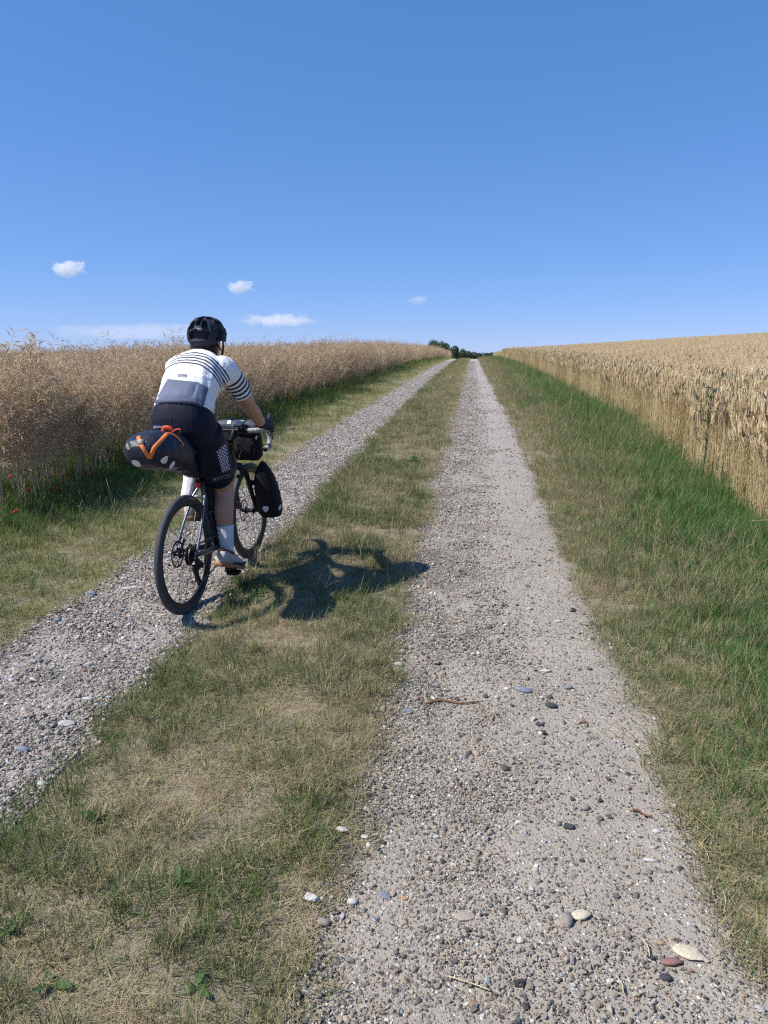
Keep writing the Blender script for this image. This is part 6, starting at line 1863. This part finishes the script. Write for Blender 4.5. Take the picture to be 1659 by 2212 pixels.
# thistles in the wheat edge
M_THIS = leaf_material('thistle_leaf', (0.055, 0.095, 0.050), (0.085, 0.13, 0.075)); M_THF = simple('thistle_flower', (0.22, 0.13, 0.21), 0.8, var=0.3); M_THB = simple('thistle_bud', (0.09, 0.09, 0.07), 0.8)
def thistle(x, y, h, seed, label):
    r = np.random.RandomState(seed); root = empty('thistle', (x, y, float(gz(x, y))))
    st = MB(); tips = []; main = smooth_path([(0, 0, 0), (r.normal(0, 0.02), r.normal(0, 0.02), h * 0.5), (r.normal(0, 0.04), r.normal(0, 0.04), h)], 6)
    st.add(*tube(main, np.linspace(0.005, 0.002, len(main)), 6)); tips.append(main[-1]); br = [main]
    for k in range(7):
        b = main[int(len(main) * (0.45 + 0.07 * k))]; a = r.uniform(0, 6.28); L = r.uniform(0.12, 0.25)
        Q = smooth_path([b, b + [math.cos(a) * L * 0.5, math.sin(a) * L * 0.5, L * 0.5], b + [math.cos(a) * L * 0.7, math.sin(a) * L * 0.7, L]], 4); st.add(*tube(Q, np.linspace(0.0028, 0.0014, len(Q)), 5)); tips.append(Q[-1]); br.append(Q)
    st.build('stem', M_THIS, root)
    for i in range(16):
        Q = br[r.randint(len(br))]; b = Q[r.randint(len(Q))]; L = r.uniform(0.06, 0.13); v, f = [], []
        n = 8
        for k in range(n + 1):
            t = k / n; w = L * 0.16 * math.sin(math.pi * (0.08 + 0.9 * t)) * (1.5 if k % 2 else 0.7); z = 0.35 * L * t - 0.3 * L * t * t
            v += [(-w, L * t, z + 0.3 * w), (0, L * t, z), (w, L * t, z + 0.3 * w)]
        for k in range(n): a = 3 * k; f += [(a, a + 1, a + 4, a + 3), (a + 1, a + 2, a + 5, a + 4)]
        o = MB().add(v, f).build('leaf', M_THIS, root); o.location = b; o.rotation_euler = (r.uniform(-0.2, 0.5), 0, r.uniform(0, 6.28))
    for t in tips:
        o = MB().add(*ellipsoid((0, 0, 0), (0.010, 0.010, 0.013), 10, 8)).build('flower_head', M_THB, root); o.location = t
        fl = MB()
        for i in range(10):
            a = i * 0.63; fl.add(*tube([(0, 0, 0.006), (0.005 * math.cos(a), 0.005 * math.sin(a), 0.016), (0.012 * math.cos(a), 0.012 * math.sin(a), 0.024)], [0.002, 0.002, 0.0015], 4))
        q = fl.build('florets', M_THF, o); q['kind'] = 'stuff'
    tag(root, label, 'thistle', 'thistles growing in the wheat edge')
thistle(2.32, 7.3, 1.02, 1, 'tall thistle with purple-brown heads standing before the wheat')
thistle(2.50, 7.75, 0.85, 2, 'shorter thistle left behind the tall one at the wheat edge')
thistle(3.9, 13.5, 1.12, 3, 'thistle poking above the ears further into the wheat')

# sticks on the dusty track
M_TWIG = simple('twig_bark', (0.17, 0.085, 0.04), 0.85, var=0.35, vs=50, bmp=0.6, bs=90, bd=0.004)
def twig(p0, p1, rad, label, bend=0.02, side=True):
    a, b = unproject(*p0), unproject(*p1); m = (a + b) / 2; d = b - a
    q = np.array([-d[1], d[0], 0]) / np.linalg.norm(d)
    root = empty('twig', (m[0], m[1], float(track_z(m[0], m[1]))))
    z = lambda p: float(track_z(p[0], p[1])) + rad * 1.3
    P = [a, a * 0.7 + b * 0.3 + q * bend, a * 0.4 + b * 0.6 - q * bend * 0.4, b]; P = [np.array([p[0], p[1], z(p)]) - np.array(root.location) for p in P]
    Q = smooth_path(P, 6); MB().add(*tube(Q, rad * (1 - 0.5 * np.linspace(0, 1, len(Q))) * (1 + 0.18 * np.sin(np.arange(len(Q)) * 1.7)), 7)).build('stick', M_TWIG, root)
    if side: MB().add(*tube([Q[9], Q[9] + np.array([0.03, 0.02, 0.012]), Q[9] + np.array([0.06, 0.03, 0.012])], [rad * 0.5, rad * 0.4, rad * 0.2], 6)).build('side_shoot', M_TWIG, root)
    tag(root, label, 'twig')
twig((922, 1526), (1035, 1524), 0.006, 'long brown twig lying across the dusty gravel track')
twig((1062, 1548), (1066, 1570), 0.004, 'short dark twig just below the long one on the dusty track', 0.006, False)
twig((1365, 1759), (1410, 1772), 0.005, 'short reddish stick near the grassy edge of the dusty track', 0.008, False)
M_STALK = simple('dry_stalk', (0.55, 0.45, 0.26), 0.7)
def stalk(p0, p1, label):
    a, b = unproject(*p0), unproject(*p1); m = (a + b) / 2
    root = empty('straw', (m[0], m[1], float(track_z(m[0], m[1]))))
    P = smooth_path([np.array([p[0], p[1], float(track_z(p[0], p[1])) + 0.011]) - np.array(root.location) for p in (a, m + [0.006, 0, 0], b)], 5)
    MB().add(*tube(P, 0.0015, 5)).build('stalk', M_STALK, root)
    MB().add(*tube([P[4], P[4] + np.array([0.0, 0.0, 0.0035])], 0.002, 6)).build('node', M_STALK, root)
    tag(root, label, 'straw', 'straws lying on the dusty track')
stalk((970, 2125), (1058, 2152), 'long pale straw lying low on the dusty track'); stalk((1560, 1935), (1562, 1985), 'pale straw near the cream stone by the track edge'); stalk((1510, 1830), (1530, 1870), 'short bent straw between white stones on the track'); stalk((1385, 2040), (1402, 2078), 'short pale straw left of the cream stone'); stalk((1330, 2120), (1345, 2160), 'short straw nearest the bottom of the dusty track')
